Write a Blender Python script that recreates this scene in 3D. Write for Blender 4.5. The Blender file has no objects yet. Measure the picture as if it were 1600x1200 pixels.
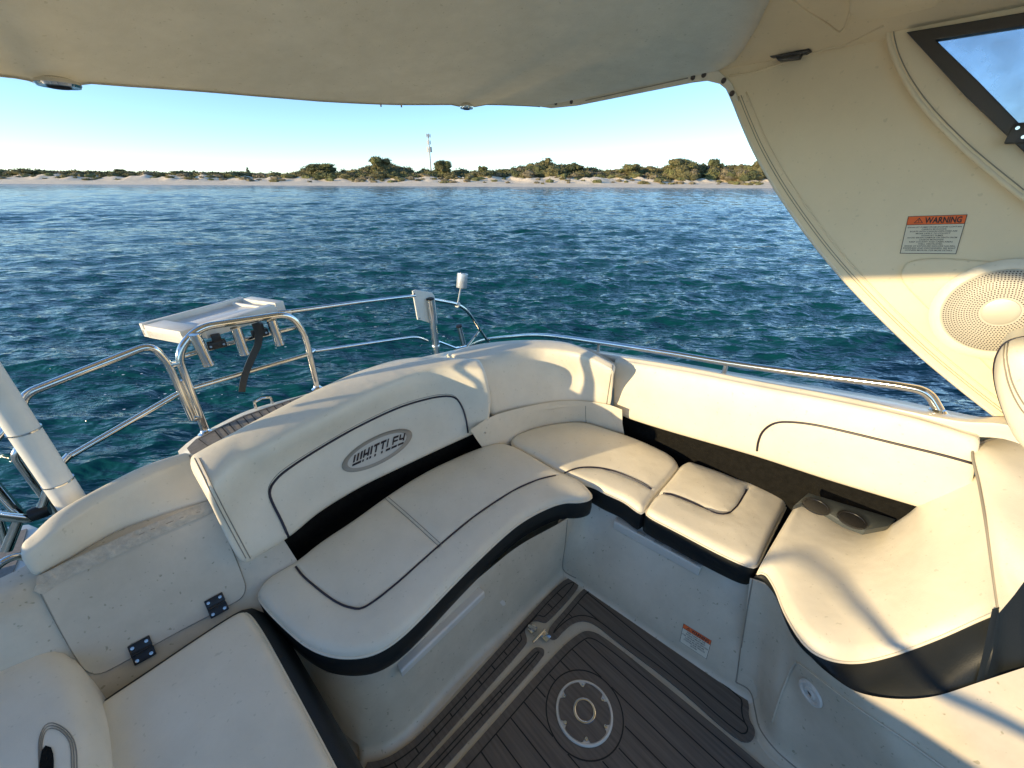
import bpy, bmesh, math, random
import numpy as np
from mathutils import Vector, Matrix, geometry
from mathutils.bvhtree import BVHTree
random.seed(7); RNG = np.random.default_rng(7)
SC = bpy.context.scene; COL = SC.collection
R = math.radians
# ------------------------------------------------------------------ camera
F_PX, PITCH, ROLL, H = 620.0, R(27.08), R(0.35), 1.5
cam = bpy.data.objects.new('camera', bpy.data.cameras.new('camera')); COL.objects.link(cam)
cam.data.sensor_width = 36; cam.data.lens = 36*F_PX/1600
cam.data.clip_start = 0.02; cam.data.clip_end = 20000
CR = (Matrix.Rotation(math.pi/2-PITCH, 3, 'X') @ Matrix.Rotation(ROLL, 3, 'Z'))
cam.matrix_world = Matrix.Translation((0, 0, H)) @ CR.to_4x4()
SC.camera = cam
CP = Vector((0, 0, H))
# ------------------------------------------------------------------ light
SUN_AZ, SUN_EL = R(208), R(11.5)          # azimuth counted from +X, anticlockwise
w = bpy.data.worlds.new('World'); SC.world = w; w.use_nodes = True
nt = w.node_tree; nt.nodes.clear()
sky = nt.nodes.new('ShaderNodeTexSky'); sky.sky_type = 'NISHITA'; sky.sun_disc = False
sky.sun_elevation = SUN_EL; sky.sun_rotation = math.pi/2-SUN_AZ
sky.altitude = 0; sky.air_density = 0.75; sky.dust_density = 0.0; sky.ozone_density = 3.0
bg = nt.nodes.new('ShaderNodeBackground'); bg.inputs[1].default_value = 0.105
wo = nt.nodes.new('ShaderNodeOutputWorld')
nt.links.new(sky.outputs[0], bg.inputs[0]); nt.links.new(bg.outputs[0], wo.inputs[0])
sl = bpy.data.lights.new('sun', 'SUN'); sl.energy = 2.0; sl.angle = R(0.6); sl.color = (1.0, 0.78, 0.45)
so = bpy.data.objects.new('sun', sl); COL.objects.link(so); so.location = (-6, 1, 6)
SD = Vector((math.cos(SUN_AZ)*math.cos(SUN_EL), math.sin(SUN_AZ)*math.cos(SUN_EL), math.sin(SUN_EL)))
so.rotation_euler = SD.to_track_quat('Z', 'Y').to_euler()
SC.view_settings.view_transform = 'Standard'; SC.view_settings.look = 'None'
SC.view_settings.exposure = 1.62; SC.view_settings.gamma = 1.0
SC.cycles.max_bounces = 8; SC.cycles.diffuse_bounces = 5; SC.cycles.glossy_bounces = 4; SC.cycles.transparent_max_bounces = 8
# ------------------------------------------------------------------ helpers
def ray(px, py): return (CR @ Vector((px-800, 600-py, -F_PX))).normalized()
def P(px, py, z):
    d = ray(px, py); return CP + d*((z-H)/d.z)
RV = Vector((.768, .640, 0)); FV = Vector((.640, -.768, 0))      # across the boat / forward
def PL(px, py, L):                                               # on the fore-and-aft plane at L
    d = ray(px, py); return CP + d*(L/d.dot(RV))
def PV(px, py, a, b):                                            # on the upright plane through a, b
    n = Vector((b[1]-a[1], a[0]-b[0], 0)); d = ray(px, py)
    return CP + d*((Vector((a[0], a[1], 0))-CP).dot(n)/d.dot(n))
def LF(L, F, z): return RV*L + FV*F + Vector((0, 0, z))
WL = {}
def wloc(o): return WL.get(o.name, Vector((0, 0, 0)))
def tag(o, label=None, cat=None, group=None, kind=None):
    if label: o['label'] = label
    if cat: o['category'] = cat
    if group: o['group'] = group
    if kind: o['kind'] = kind
    return o
def thing(name, label, cat, loc, group=None):
    o = bpy.data.objects.new(name, None); COL.objects.link(o); o.empty_display_size = .05
    o.location = loc; WL[o.name] = Vector(loc); return tag(o, label, cat, group)
class MB:
    """collects faces in world coordinates; build() links them as one mesh"""
    def __init__(s): s.v = []; s.f = []; s.m = []
    def add(s, vs, fs, mi=0):
        b = len(s.v); s.v += [tuple(v) for v in vs]; s.f += [tuple(b+i for i in f) for f in fs]; s.m += [mi]*len(fs)
    def box(s, c, ax, ay, az, mi=0, bev=0):
        c = Vector(c); vs = [c+ax*i+ay*j+az*k for k in (-1, 1) for j in (-1, 1) for i in (-1, 1)]
        s.add(vs, [(0, 2, 3, 1), (4, 5, 7, 6), (0, 1, 5, 4), (2, 6, 7, 3), (0, 4, 6, 2), (1, 3, 7, 5)], mi)
    def tube(s, pts, r, n=10, mi=0, cap=True):
        pts = [Vector(p) for p in pts]; m = len(pts); rs = r if isinstance(r, (list, tuple)) else [r]*m
        t0 = (pts[1]-pts[0]).normalized(); u = t0.orthogonal().normalized(); vs = []; fs = []
        for i, p in enumerate(pts):
            t = (pts[min(i+1, m-1)]-pts[max(i-1, 0)]).normalized()
            u = (u - t*u.dot(t)).normalized(); w_ = t.cross(u)
            for k in range(n):
                a = 2*math.pi*k/n; vs.append(p+(u*math.cos(a)+w_*math.sin(a))*rs[i])
        for i in range(m-1):
            for k in range(n):
                k2 = (k+1) % n; fs.append((i*n+k, i*n+k2, (i+1)*n+k2, (i+1)*n+k))
        if cap: fs += [tuple(range(n))[::-1], tuple((m-1)*n+k for k in range(n))]
        s.add(vs, fs, mi)
    def lathe(s, c, ax, prof, n=28, mi=0, cap=True):               # prof: (radius, height) along ax
        ax = Vector(ax).normalized(); u = ax.orthogonal().normalized(); w_ = ax.cross(u); c = Vector(c); vs = []; fs = []
        for r_, h in prof:
            for k in range(n):
                a = 2*math.pi*k/n; vs.append(c+ax*h+(u*math.cos(a)+w_*math.sin(a))*r_)
        for i in range(len(prof)-1):
            for k in range(n):
                k2 = (k+1) % n; fs.append((i*n+k, i*n+k2, (i+1)*n+k2, (i+1)*n+k))
        if cap: fs += [tuple(range(n))[::-1], tuple((len(prof)-1)*n+k for k in range(n))]
        s.add(vs, fs, mi)
    def slab(s, poly, dz, mi=0):                                   # poly: 3-D loop, extruded by -dz (vector or z)
        d = Vector((0, 0, dz)) if not isinstance(dz, Vector) else dz
        n = len(poly); top = [Vector(p) for p in poly]
        tri = geometry.tessellate_polygon([top]); 
        s.add(top+[p-d for p in top], [tuple(t) for t in tri]+[tuple(n+i for i in t)[::-1] for t in tri]+[(i, n+i, n+(i+1) % n, (i+1) % n) for i in range(n)], mi)
    def ribbon(s, pts, wd, nrm, mi=0, closed=False):
        m = len(pts); vs = []; fs = []
        for i, p in enumerate(pts):
            a, b = (pts[(i-1) % m], pts[(i+1) % m]) if closed else (pts[max(i-1, 0)], pts[min(i+1, m-1)])
            t = (b-a).normalized(); q = nrm.cross(t)*wd/2; vs += [p-q, p+q]
        for i in range(m if closed else m-1):
            j = (i+1) % m; fs.append((2*i, 2*j, 2*j+1, 2*i+1))
        s.add(vs, fs, mi)
    def build(s, name, mats, parent=None, smooth=True, bevel=0, autos=40):
        off = wloc(parent) if parent else Vector((0, 0, 0))
        if parent is None and s.v:
            a = np.array(s.v); off = Vector(((a[:, 0].min()+a[:, 0].max())/2, (a[:, 1].min()+a[:, 1].max())/2, a[:, 2].min()))
        me = bpy.data.meshes.new(name)
        me.from_pydata([(v[0]-off.x, v[1]-off.y, v[2]-off.z) for v in s.v], [], s.f)
        for m_ in (mats if isinstance(mats, (list, tuple)) else [mats]): me.materials.append(m_)
        me.polygons.foreach_set('material_index', s.m)
        bm = bmesh.new(); bm.from_mesh(me)
        bmesh.ops.remove_doubles(bm, verts=bm.verts, dist=1e-6)
        bmesh.ops.recalc_face_normals(bm, faces=bm.faces)
        if bevel:
            es = [e for e in bm.edges if len(e.link_faces) == 2 and e.calc_face_angle(0) > .6]
            bmesh.ops.bevel(bm, geom=es, offset=bevel, segments=2, affect='EDGES', profile=.6)
        bm.to_mesh(me); bm.free()
        o = bpy.data.objects.new(name, me); COL.objects.link(o)
        if parent: o.parent = parent; o.location = (0, 0, 0)
        else: o.location = off
        WL[o.name] = off.copy()
        if smooth:
            me.polygons.foreach_set('use_smooth', [True]*len(me.polygons))
            if autos: me.set_sharp_from_angle(angle=R(autos))
        return o
def cr(pts, n=8, closed=False):                                    # catmull-rom through the points
    pts = [Vector(p) for p in pts]; m = len(pts); out = []
    for i in range(m if closed else m-1):
        g = (lambda k: pts[k % m]) if closed else (lambda k: pts[min(max(k, 0), m-1)])
        p0, p1, p2, p3 = g(i-1), g(i), g(i+1), g(i+2)
        for k in range(n):
            t = k/n; out.append(.5*((2*p1)+(p2-p0)*t+(2*p0-5*p1+4*p2-p3)*t*t+(3*p1-p0-3*p2+p3)*t**3))
    if not closed: out.append(pts[-1])
    return out
def fil(pts, r, n=6):                                              # straight pipe runs with rounded bends
    pts = [Vector(p) for p in pts]; out = [pts[0]]
    for i in range(1, len(pts)-1):
        a, b, c = pts[i-1], pts[i], pts[i+1]; d = min(r, (a-b).length*.48, (c-b).length*.48)
        p, q = b+(a-b).normalized()*d, b+(c-b).normalized()*d
        for k in range(n+1):
            t = k/n; out.append(p*(1-t)**2+b*2*t*(1-t)+q*t*t)
    return out+[pts[-1]]
def resamp(pts, n):
    pts = [Vector(p) for p in pts]; a = np.array([tuple(p) for p in pts]); d = np.r_[0, np.cumsum(np.linalg.norm(np.diff(a, axis=0), axis=1))]
    t = np.linspace(0, d[-1], n); return [Vector((np.interp(x, d, a[:, 0]), np.interp(x, d, a[:, 1]), np.interp(x, d, a[:, 2]))) for x in t]
def chaikin(p, it=3, closed=True):
    for _ in range(it):
        q = []; n = len(p)
        for i in range(n if closed else n-1):
            a, b = p[i], p[(i+1) % n]; q += [a*.75+b*.25, a*.25+b*.75]
        p = q if closed else [p[0]]+q+[p[-1]]
    return p
def dseg(pt, pl, closed=False):                                    # distance from points (n,2) to polyline
    pl = np.asarray(pl, float); a = pl if closed else pl[:-1]; b = np.roll(pl, -1, 0) if closed else pl[1:]
    best = np.full(len(pt), 1e9)
    for s0 in range(0, len(pt), 4000):
        q = pt[s0:s0+4000, None, :]; ab = b-a; t = ((q-a)*ab).sum(2)/np.maximum((ab*ab).sum(1), 1e-12)
        t = np.clip(t, 0, 1)[..., None]; best[s0:s0+4000] = np.sqrt((((a+ab*t)-q)**2).sum(2)).min(1)
    return best
def inside(pt, poly):
    x, y = pt[:, 0], pt[:, 1]; c = np.zeros(len(pt), bool); n = len(poly)
    for i in range(n):
        x1, y1 = poly[i]; x2, y2 = poly[(i+1) % n]
        c ^= ((y1 > y) != (y2 > y)) & (x < (x2-x1)*(y-y1)/(y2-y1+1e-15)+x1)
    return c
def offset_poly(poly, d):                                          # inward for a ccw loop
    n = len(poly); out = []
    for i in range(n):
        t = (poly[(i+1) % n]-poly[(i-1) % n]); t.z = 0; t.normalize(); out.append(poly[i]+Vector((-t.y, t.x, 0))*d)
    return out
def ccw(poly):
    a = sum(poly[i].x*poly[(i+1) % len(poly)].y-poly[(i+1) % len(poly)].x*poly[i].y for i in range(len(poly)))
    return poly if a > 0 else poly[::-1]
def padmesh(outline, zf, er=.022, crown=.012, cs=.09, seams=(), sp=.012, groove=.004):
    """soft pad: height field inside a plan outline. returns MB of the top and the rim loop"""
    o = np.array([(p.x, p.y) for p in outline]); n = len(o)
    pts = [o]; ol = [Vector((p[0], p[1], 0)) for p in o]
    for k in (.12, .35, .65, 1.0, 1.5):
        q = offset_poly(ol, er*k); q = np.array([(p.x, p.y) for p in q])
        pts.append(q[(dseg(q, o, True) > er*k*.93) & inside(q, o)])
    used = np.concatenate(pts)
    xs = np.arange(o[:, 0].min(), o[:, 0].max(), sp); ys = np.arange(o[:, 1].min(), o[:, 1].max(), sp)
    g = np.array([(x+(j % 2)*sp*.5, y) for j, y in enumerate(ys) for x in xs])
    g = g[inside(g, o)]; g = g[dseg(g, o, True) > er*1.5+sp*.6]
    sl_ = [np.array([(p.x, p.y) for p in s_]) for s_ in seams]
    ex = []
    for s_ in sl_:
        v3 = [Vector((a, b, 0)) for a, b in s_]; v3 = resamp(v3, max(4, int(sum((v3[i+1]-v3[i]).length for i in range(len(v3)-1))/.008)))
        for dd in (-.013, -.005, 0, .005, .013):
            m = len(v3)
            for i, p in enumerate(v3):
                t = (v3[min(i+1, m-1)]-v3[max(i-1, 0)]).normalized(); ex.append((p.x-t.y*dd, p.y+t.x*dd))
    if ex:
        ex = np.array(ex); ex = ex[inside(ex, o)]; ex = ex[dseg(ex, o, True) > .004]
        for s_ in sl_: g = g[dseg(g, s_) > .02]
        kp = np.ones(len(used), bool)
        for s_ in sl_: kp[n:] &= dseg(used[n:], s_) > .016
        used = used[kp]; allp = np.concatenate([used, ex, g])
    else: allp = np.concatenate([used, g])
    r = geometry.delaunay_2d_cdt([Vector(p) for p in allp.tolist()], [], [list(range(n))], 1, 1e-6)
    v = np.array([tuple(p) for p in r[0]]); d = dseg(v, o, True)
    z = np.array([zf(a, b) for a, b in v])
    dd = np.minimum(d, er); z -= er-np.sqrt(np.maximum(er*er-(er-dd)**2, 0))
    dm = d.copy()
    for s_ in sl_:
        q = dseg(v, s_); z -= groove*np.exp(-(q/.006)**2); dm = np.minimum(dm, q+.02)
    z += crown*(1-np.exp(-dm/cs))
    mb = MB(); mb.add([(a[0], a[1], c) for a, c in zip(v, z)], [tuple(f) for f in r[2]])
    return mb, [Vector((p[0], p[1], zf(p[0], p[1])-er)) for p in o]
def grid(rows, mb=None, closed=False, mi=0):
    mb = mb or MB(); m = len(rows[0]); vs = [p for r_ in rows for p in r_]; fs = []
    for i in range(len(rows)-1):
        for k in range(m if closed else m-1):
            k2 = (k+1) % m; fs.append((i*m+k, i*m+k2, (i+1)*m+k2, (i+1)*m+k))
    mb.add(vs, fs, mi); return mb
def bolster(rails, nu=60, nv=4, end=.03, e0=True, e1=True):
    """closed soft body lofted through rails (closed cross-section), with rounded ends"""
    rr = [resamp(cr(r_, 8), nu) for r_ in rails]
    rings = []
    for i in range(nu): rings.append(cr([r_[i] for r_ in rr], nv, True))
    def endr(ring, out):
        c = sum(ring, Vector())/len(ring); res = []
        for a in (25, 50, 70, 84):
            s_ = 1-(1-math.cos(R(a)))*min(1, end/.07)*1.0; res.append([c+(p-c)*s_+out*end*math.sin(R(a)) for p in ring])
        return res, c+out*end
    c0 = sum(rings[0], Vector())/len(rings[0]); c1 = sum(rings[3], Vector())/len(rings[3])
    a, ca = endr(rings[0], (c0-c1).normalized())
    c0 = sum(rings[-1], Vector())/len(rings[-1]); c1 = sum(rings[-4], Vector())/len(rings[-4])
    b, cb = endr(rings[-1], (c0-c1).normalized())
    rows = a[::-1]+rings+b; mb = grid(rows, closed=True); m = len(rows[0]); n = len(rows)
    b0 = len(mb.v); mb.v += [tuple(ca), tuple(cb)]
    for k in range(m):
        k2 = (k+1) % m; mb.f += [(b0, k2, k), (b0+1, (n-1)*m+k, (n-1)*m+k2)]; mb.m += [0, 0]
    return mb
def bvh(*objs):
    vs = []; fs = []
    for o in objs:
        b = len(vs); off = wloc(o)
        vs += [v.co+off for v in o.data.vertices]; fs += [tuple(b+i for i in p.vertices) for p in o.data.polygons]
    return BVHTree.FromPolygons(vs, fs)
def hit(t, px, py, up=0.0):
    d = ray(px, py); r_ = t.ray_cast(CP, d)
    if r_[0] is None: r_ = t.find_nearest(CP+d*1.6)
    n = r_[1] if r_[1].dot(d) < 0 else -r_[1]
    return r_[0]+n*up, n
def cord(t, picks, r, up=0., n=8, step=6):                         # soft line of piping laid on a surface
    p2 = cr([Vector((a, b, 0)) for a, b in picks], 6); L = sum((p2[i+1]-p2[i]).length for i in range(len(p2)-1))
    return [hit(t, p.x, p.y, up)[0] for p in resamp(p2, max(3, int(L/step)))]
# ------------------------------------------------------------------ materials
def mat(name, col, rough=.5, metal=0, spec=.5, noise=None, bump=None, coat=0, specks=0, var=None):
    """noise=(scale, amount) mottles the colour, bump=(scale, strength, distance)"""
    m = bpy.data.materials.new(name); m.use_nodes = True; n = m.node_tree; b = n.nodes['Principled BSDF']
    b.inputs['Base Color'].default_value = (*col, 1); b.inputs['Roughness'].default_value = rough
    b.inputs['Metallic'].default_value = metal; b.inputs['Specular IOR Level'].default_value = spec
    b.inputs['Coat Weight'].default_value = coat; b.inputs['Coat Roughness'].default_value = .12
    tc = n.nodes.new('ShaderNodeNewGeometry')
    if noise:
        nz = n.nodes.new('ShaderNodeTexNoise'); nz.inputs['Scale'].default_value = noise[0]; nz.inputs['Detail'].default_value = 6
        nz.inputs['Roughness'].default_value = .65
        n.links.new(tc.outputs['Position'], nz.inputs['Vector'])
        rp = n.nodes.new('ShaderNodeValToRGB'); a = noise[1]
        rp.color_ramp.elements[0].position = .32; rp.color_ramp.elements[1].position = .68
        dk = var or [c*(1-a) for c in col]
        rp.color_ramp.elements[0].color = (*dk, 1); rp.color_ramp.elements[1].color = (*[min(1, c*(1+a*.35)) for c in col], 1)
        n.links.new(nz.outputs['Fac'], rp.inputs[0]); n.links.new(rp.outputs[0], b.inputs['Base Color'])
        if specks:
            n2 = n.nodes.new('ShaderNodeTexNoise'); n2.inputs['Scale'].default_value = 85; n2.inputs['Detail'].default_value = 1
            n.links.new(tc.outputs['Position'], n2.inputs['Vector']); r2 = n.nodes.new('ShaderNodeValToRGB')
            r2.color_ramp.elements[0].position = .70; r2.color_ramp.elements[1].position = .76; r2.color_ramp.elements[0].color = (1, 1, 1, 1); r2.color_ramp.elements[1].color = (1-specks, 1-specks, 1-specks*1.2, 1)
            n3 = n.nodes.new('ShaderNodeTexNoise'); n3.inputs['Scale'].default_value = 2.2; n3.inputs['Detail'].default_value = 7; n3.inputs['Roughness'].default_value = .7
            n.links.new(tc.outputs['Position'], n3.inputs['Vector']); r3 = n.nodes.new('ShaderNodeValToRGB')
            r3.color_ramp.elements[0].position = .40; r3.color_ramp.elements[1].position = .60; r3.color_ramp.elements[0].color = (1-specks*.4, 1-specks*.42, 1-specks*.5, 1); r3.color_ramp.elements[1].color = (1, 1, 1, 1)
            n.links.new(n2.outputs['Fac'], r2.inputs[0]); n.links.new(n3.outputs['Fac'], r3.inputs[0]); src = rp.outputs[0]
            for rr_ in (r2, r3):
                mx = n.nodes.new('ShaderNodeMix'); mx.data_type = 'RGBA'; mx.blend_type = 'MULTIPLY'; mx.inputs[0].default_value = 1
                n.links.new(src, mx.inputs[6]); n.links.new(rr_.outputs[0], mx.inputs[7]); src = mx.outputs[2]
            n.links.new(src, b.inputs['Base Color'])
        mr = n.nodes.new('ShaderNodeMapRange'); mr.inputs[3].default_value = min(1, rough*1.25); mr.inputs[4].default_value = rough*.8
        n.links.new(nz.outputs['Fac'], mr.inputs[0]); n.links.new(mr.outputs[0], b.inputs['Roughness'])
    if bump:
        last = None
        for i, (s_, st, di) in enumerate([bump] if not isinstance(bump[0], tuple) else bump):
            nz = n.nodes.new('ShaderNodeTexNoise'); nz.inputs['Scale'].default_value = s_; nz.inputs['Detail'].default_value = 3
            n.links.new(tc.outputs['Position'], nz.inputs['Vector'])
            bp = n.nodes.new('ShaderNodeBump'); bp.inputs['Strength'].default_value = st; bp.inputs['Distance'].default_value = di
            n.links.new(nz.outputs['Fac'], bp.inputs['Height'])
            if last: n.links.new(last.outputs[0], bp.inputs['Normal'])
            last = bp
        n.links.new(last.outputs[0], b.inputs['Normal'])
    return m
M = {}
M['vinyl'] = mat('vinyl_cream', (.83, .76, .62), .46, specks=.14, noise=(9, .05), bump=((420, .14, .002), (38, .10, .004), (6, .3, .02)))
M['vinyl_dark'] = mat('vinyl_dark', (.012, .014, .014), .5, spec=.35, bump=((420, .2, .002), (9, .12, .02)))
M['piping'] = mat('piping', (.020, .015, .028), .32)
M['thread'] = mat('thread', (.30, .265, .21), .7)
M['gel'] = mat('gelcoat', (.68, .60, .47), .34, specks=.35, noise=(5, .09), bump=((30, .05, .004), (4, .1, .01)), coat=.25)
M['gelw'] = mat('gelcoat_white', (.72, .68, .60), .3, noise=(6, .06), coat=.3)
M['panel'] = mat('lining_panel', (.86, .72, .49), .5, specks=.12, noise=(4, .04), bump=((260, .12, .002), (5, .2, .02)))
M['chrome'] = mat('stainless', (.72, .70, .66), .13, metal=1, noise=(30, .12))
M['black'] = mat('black_plastic', (.015, .015, .016), .4)
M['white'] = mat('white_plastic', (.78, .76, .70), .42, noise=(14, .08))
M['orange'] = mat('orange_print', (.85, .14, .02), .5)
M['label'] = mat('label_stock', (.72, .66, .52), .5)
M['ink'] = mat('ink', (.03, .02, .02), .6)
M['grey'] = mat('logo_grey', (.36, .32, .26), .5)
M['lightvinyl'] = mat('logo_fill', (.66, .62, .54), .5)
M['carpet'] = mat('pocket_carpet', (.010, .0095, .008), .95, noise=(60, .4), bump=(300, .6, .004), spec=.15)
M['dirt'] = mat('worn_seal', (.56, .51, .42), .75, noise=(60, .22), bump=(60, .6, .006))
def teak():
    m = mat('deck_mat', (.075, .060, .047), .6); n = m.node_tree; b = n.nodes['Principled BSDF']
    g = n.nodes.new('ShaderNodeNewGeometry'); mp = n.nodes.new('ShaderNodeMapping'); mp.inputs['Rotation'].default_value = (0, 0, R(47)); 
    mp2 = n.nodes.new('ShaderNodeMapping'); mp2.inputs['Scale'].default_value = (5, 120, 5)
    n.links.new(g.outputs['Position'], mp.inputs[0]); n.links.new(mp.outputs[0], mp2.inputs[0])
    nz = n.nodes.new('ShaderNodeTexNoise'); nz.inputs['Scale'].default_value = 1; nz.inputs['Detail'].default_value = 5
    n.links.new(mp2.outputs[0], nz.inputs['Vector'])
    rp = n.nodes.new('ShaderNodeValToRGB'); rp.color_ramp.elements[0].position = .3; rp.color_ramp.elements[1].position = .7
    rp.color_ramp.elements[0].color = (.105, .085, .069, 1); rp.color_ramp.elements[1].color = (.168, .138, .112, 1)
    n.links.new(nz.outputs['Fac'], rp.inputs[0]); n.links.new(rp.outputs[0], b.inputs['Base Color'])
    bp = n.nodes.new('ShaderNodeBump'); bp.inputs['Strength'].default_value = .25; bp.inputs['Distance'].default_value = .002
    n.links.new(nz.outputs['Fac'], bp.inputs['Height']); n.links.new(bp.outputs[0], b.inputs['Normal'])
    return m
M['teak'] = teak(); M['caulk'] = mat('caulk', (.012, .011, .010), .6)
M['tan'] = mat('transom_mat', (.26, .24, .22), .7, noise=(80, .2))
M['cloth'] = mat('canopy_cloth', (.86, .82, .73), .85, specks=.30, noise=(14, .12), bump=((320, .5, .004), (2.2, .7, .10), (5, .5, .02), (60, .3, .004)), spec=.2)
def translucent(m, f):                                             # thin cloth: lets some of the daylight above it through
    n = m.node_tree; b = n.nodes['Principled BSDF']; t = n.nodes.new('ShaderNodeBsdfTranslucent'); t.inputs[0].default_value = (.92, .83, .62, 1)
    mx = n.nodes.new('ShaderNodeMixShader'); mx.inputs[0].default_value = f
    n.links.new(b.outputs[0], mx.inputs[1]); n.links.new(t.outputs[0], mx.inputs[2]); n.links.new(mx.outputs[0], n.nodes['Material Output'].inputs[0])
translucent(M['cloth'], .45)
def glassmat():
    m = bpy.data.materials.new('tinted_glass'); m.use_nodes = True; n = m.node_tree; b = n.nodes['Principled BSDF']
    b.inputs['Base Color'].default_value = (.45, .55, .62, 1); b.inputs['Roughness'].default_value = .12
    tr = n.nodes.new('ShaderNodeBsdfTransparent'); tr.inputs[0].default_value = (.80, .86, .92, 1)
    mx = n.nodes.new('ShaderNodeMixShader'); g = n.nodes.new('ShaderNodeNewGeometry')
    nz = n.nodes.new('ShaderNodeTexNoise'); nz.inputs['Scale'].default_value = 9; nz.inputs['Detail'].default_value = 5
    n.links.new(g.outputs['Position'], nz.inputs['Vector'])
    mr = n.nodes.new('ShaderNodeMapRange'); mr.inputs[1].default_value = .3; mr.inputs[2].default_value = .75; mr.inputs[3].default_value = .15; mr.inputs[4].default_value = .55
    n.links.new(nz.outputs['Fac'], mr.inputs[0]); n.links.new(mr.outputs[0], mx.inputs[0])
    n.links.new(tr.outputs[0], mx.inputs[1]); n.links.new(b.outputs[0], mx.inputs[2])
    n.links.new(mx.outputs[0], n.nodes['Material Output'].inputs[0]); return m
M['glass'] = glassmat()

# ------------------------------------------------------------------ sea
ZW = -0.42
def water_mat():
    m = bpy.data.materials.new('sea_water'); m.use_nodes = True; n = m.node_tree; b = n.nodes['Principled BSDF']
    b.inputs['Base Color'].default_value = (.003, .064, .064, 1); b.inputs['Roughness'].default_value = .07; b.inputs['IOR'].default_value = 1.33
    b.inputs['Specular IOR Level'].default_value = .42
    g = n.nodes.new('ShaderNodeNewGeometry')
    last = None
    for (sx, sy, rot, sc_, st, di, det) in ((1.0, 2.8, 8, 2.2, .8, .13, 3), (1.0, 2.2, -12, 9, .6, .016, 3), (1, 1.5, 30, 34, .4, .004, 2)):
        mp = n.nodes.new('ShaderNodeMapping'); mp.inputs['Rotation'].default_value = (0, 0, R(rot)); mp.inputs['Scale'].default_value = (sx, sy, 1)
        n.links.new(g.outputs['Position'], mp.inputs[0])
        nz = n.nodes.new('ShaderNodeTexNoise'); nz.inputs['Scale'].default_value = sc_; nz.inputs['Detail'].default_value = det; nz.inputs['Distortion'].default_value = .3
        n.links.new(mp.outputs[0], nz.inputs['Vector'])
        bp = n.nodes.new('ShaderNodeBump'); bp.inputs['Strength'].default_value = st; bp.inputs['Distance'].default_value = di
        n.links.new(nz.outputs['Fac'], bp.inputs['Height'])
        if last: n.links.new(last.outputs[0], bp.inputs['Normal'])
        last = bp
    n.links.new(last.outputs[0], b.inputs['Normal']); return m
def build_water():
    rad = np.concatenate([[0.3, .8], 1.6*np.power(190/1.6, np.linspace(0, 1, 860)), [400, 1500, 6000]])
    ang = np.concatenate([np.linspace(R(-180), R(-72), 30)[:-1], np.linspace(R(-72), R(72), 1150), np.linspace(R(72), R(180), 30)[1:]]); na = len(ang)
    rr, aa = np.meshgrid(rad, ang, indexing='ij'); x = rr*np.sin(aa); y = rr*np.cos(aa)
    sp = np.maximum(np.gradient(rad), rad*R(144)/1150)
    z = np.zeros_like(x); dx = np.zeros_like(x); dy = np.zeros_like(x)
    rg = np.random.default_rng(3)
    for i in range(130):
        lam = .15*math.exp(rg.uniform(0, 1)**1.1*math.log(3.4/.15)); th = R(98)+rg.normal(0, .45)
        k = 2*math.pi/lam; amp = .0034*lam**.74*rg.uniform(.5, 1.3)
        att = np.clip((lam/sp-2.0)/2.5, 0, 1); att[rad > 260] = 0; n_ = int(np.max(np.nonzero(att > 0)[0]))+1 if att.max() > 0 else 0
        X, Y = x[:n_], y[:n_]; A = (amp*att[:n_])[:, None]; c, s = math.cos(th), math.sin(th)
        ph = k*(X*c+Y*s)+rg.uniform(0, 6.28); ph += .55*np.sin(.2*k*(X*s-Y*c)+i)+.3*np.sin(.09*k*(X*s*.7+Y*c)+2*i)
        z[:n_] += A*np.cos(ph); q = A*np.sin(ph)*.9; dx[:n_] -= q*c; dy[:n_] -= q*s
    gust = 1+.28*np.sin(x*.21+1)*np.sin(y*.13+x*.06)+.15*np.sin(x*.05+y*.4)
    x = x+dx*gust; y = y+dy*gust; z = z*gust+ZW
    me = bpy.data.meshes.new('water'); nv = x.size
    me.vertices.add(nv); me.vertices.foreach_set('co', np.stack([x, y, z], -1).astype(np.float32).ravel())
    i = np.arange(len(rad)-1)[:, None]*na; j = np.arange(na-1)[None, :]
    q = np.stack([i+j, i+j+1, i+j+na+1, i+j+na], -1).reshape(-1, 4)[:, ::-1]
    me.loops.add(q.size); me.loops.foreach_set('vertex_index', q.ravel().astype(np.int32))
    me.polygons.add(len(q)); me.polygons.foreach_set('loop_start', np.arange(0, q.size, 4, dtype=np.int32))
    me.polygons.foreach_set('use_smooth', [True]*len(q)); me.update(calc_edges=True)
    me.materials.append(water_mat())
    o = bpy.data.objects.new('water', me); COL.objects.link(o); tag(o, kind='structure')
build_water()

# ------------------------------------------------------------------ shore
Y0 = 165.0
sand = mat('dune_sand', (.88, .73, .52), .9, noise=(.35, .22), bump=((1.2, .6, .25), (6, .4, .06)))
def hn(x, y, s):                                                   # smooth value noise
    return (math.sin(x*s*1.3+y*s*.7+1.7)+math.sin(x*s*.61-y*s*1.1+4.2)+math.sin(x*s*2.3+y*s*1.9+.5)*.5)/2.5
def shore_y(x): return Y0 + 2.2*math.sin(x*.012+.6) + .7*math.sin(x*.05)
def dune(x, y):
    d = y-shore_y(x); b = min(1, max(0, d/14)); z = ZW-.5+.5*min(1, (d+6)/6) if d < 0 else ZW+1.0*b
    if d > 12:
        foot = 14+5*hn(x, 0, .06)+3*hn(x, 3, .2); t = min(1, max(0, (d-foot)/(20+6*hn(x, 9, .05))))
        t = t*t*(3-2*t); z += t*(1.9+.6*hn(x, 5, .021)+.4*math.sin(x*.011+.4)) + t*(.8*hn(x, y, .35)+.5*hn(x, y, .8)+.5*max(0, hn(x, y*.4, .16)))
    return z
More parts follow.
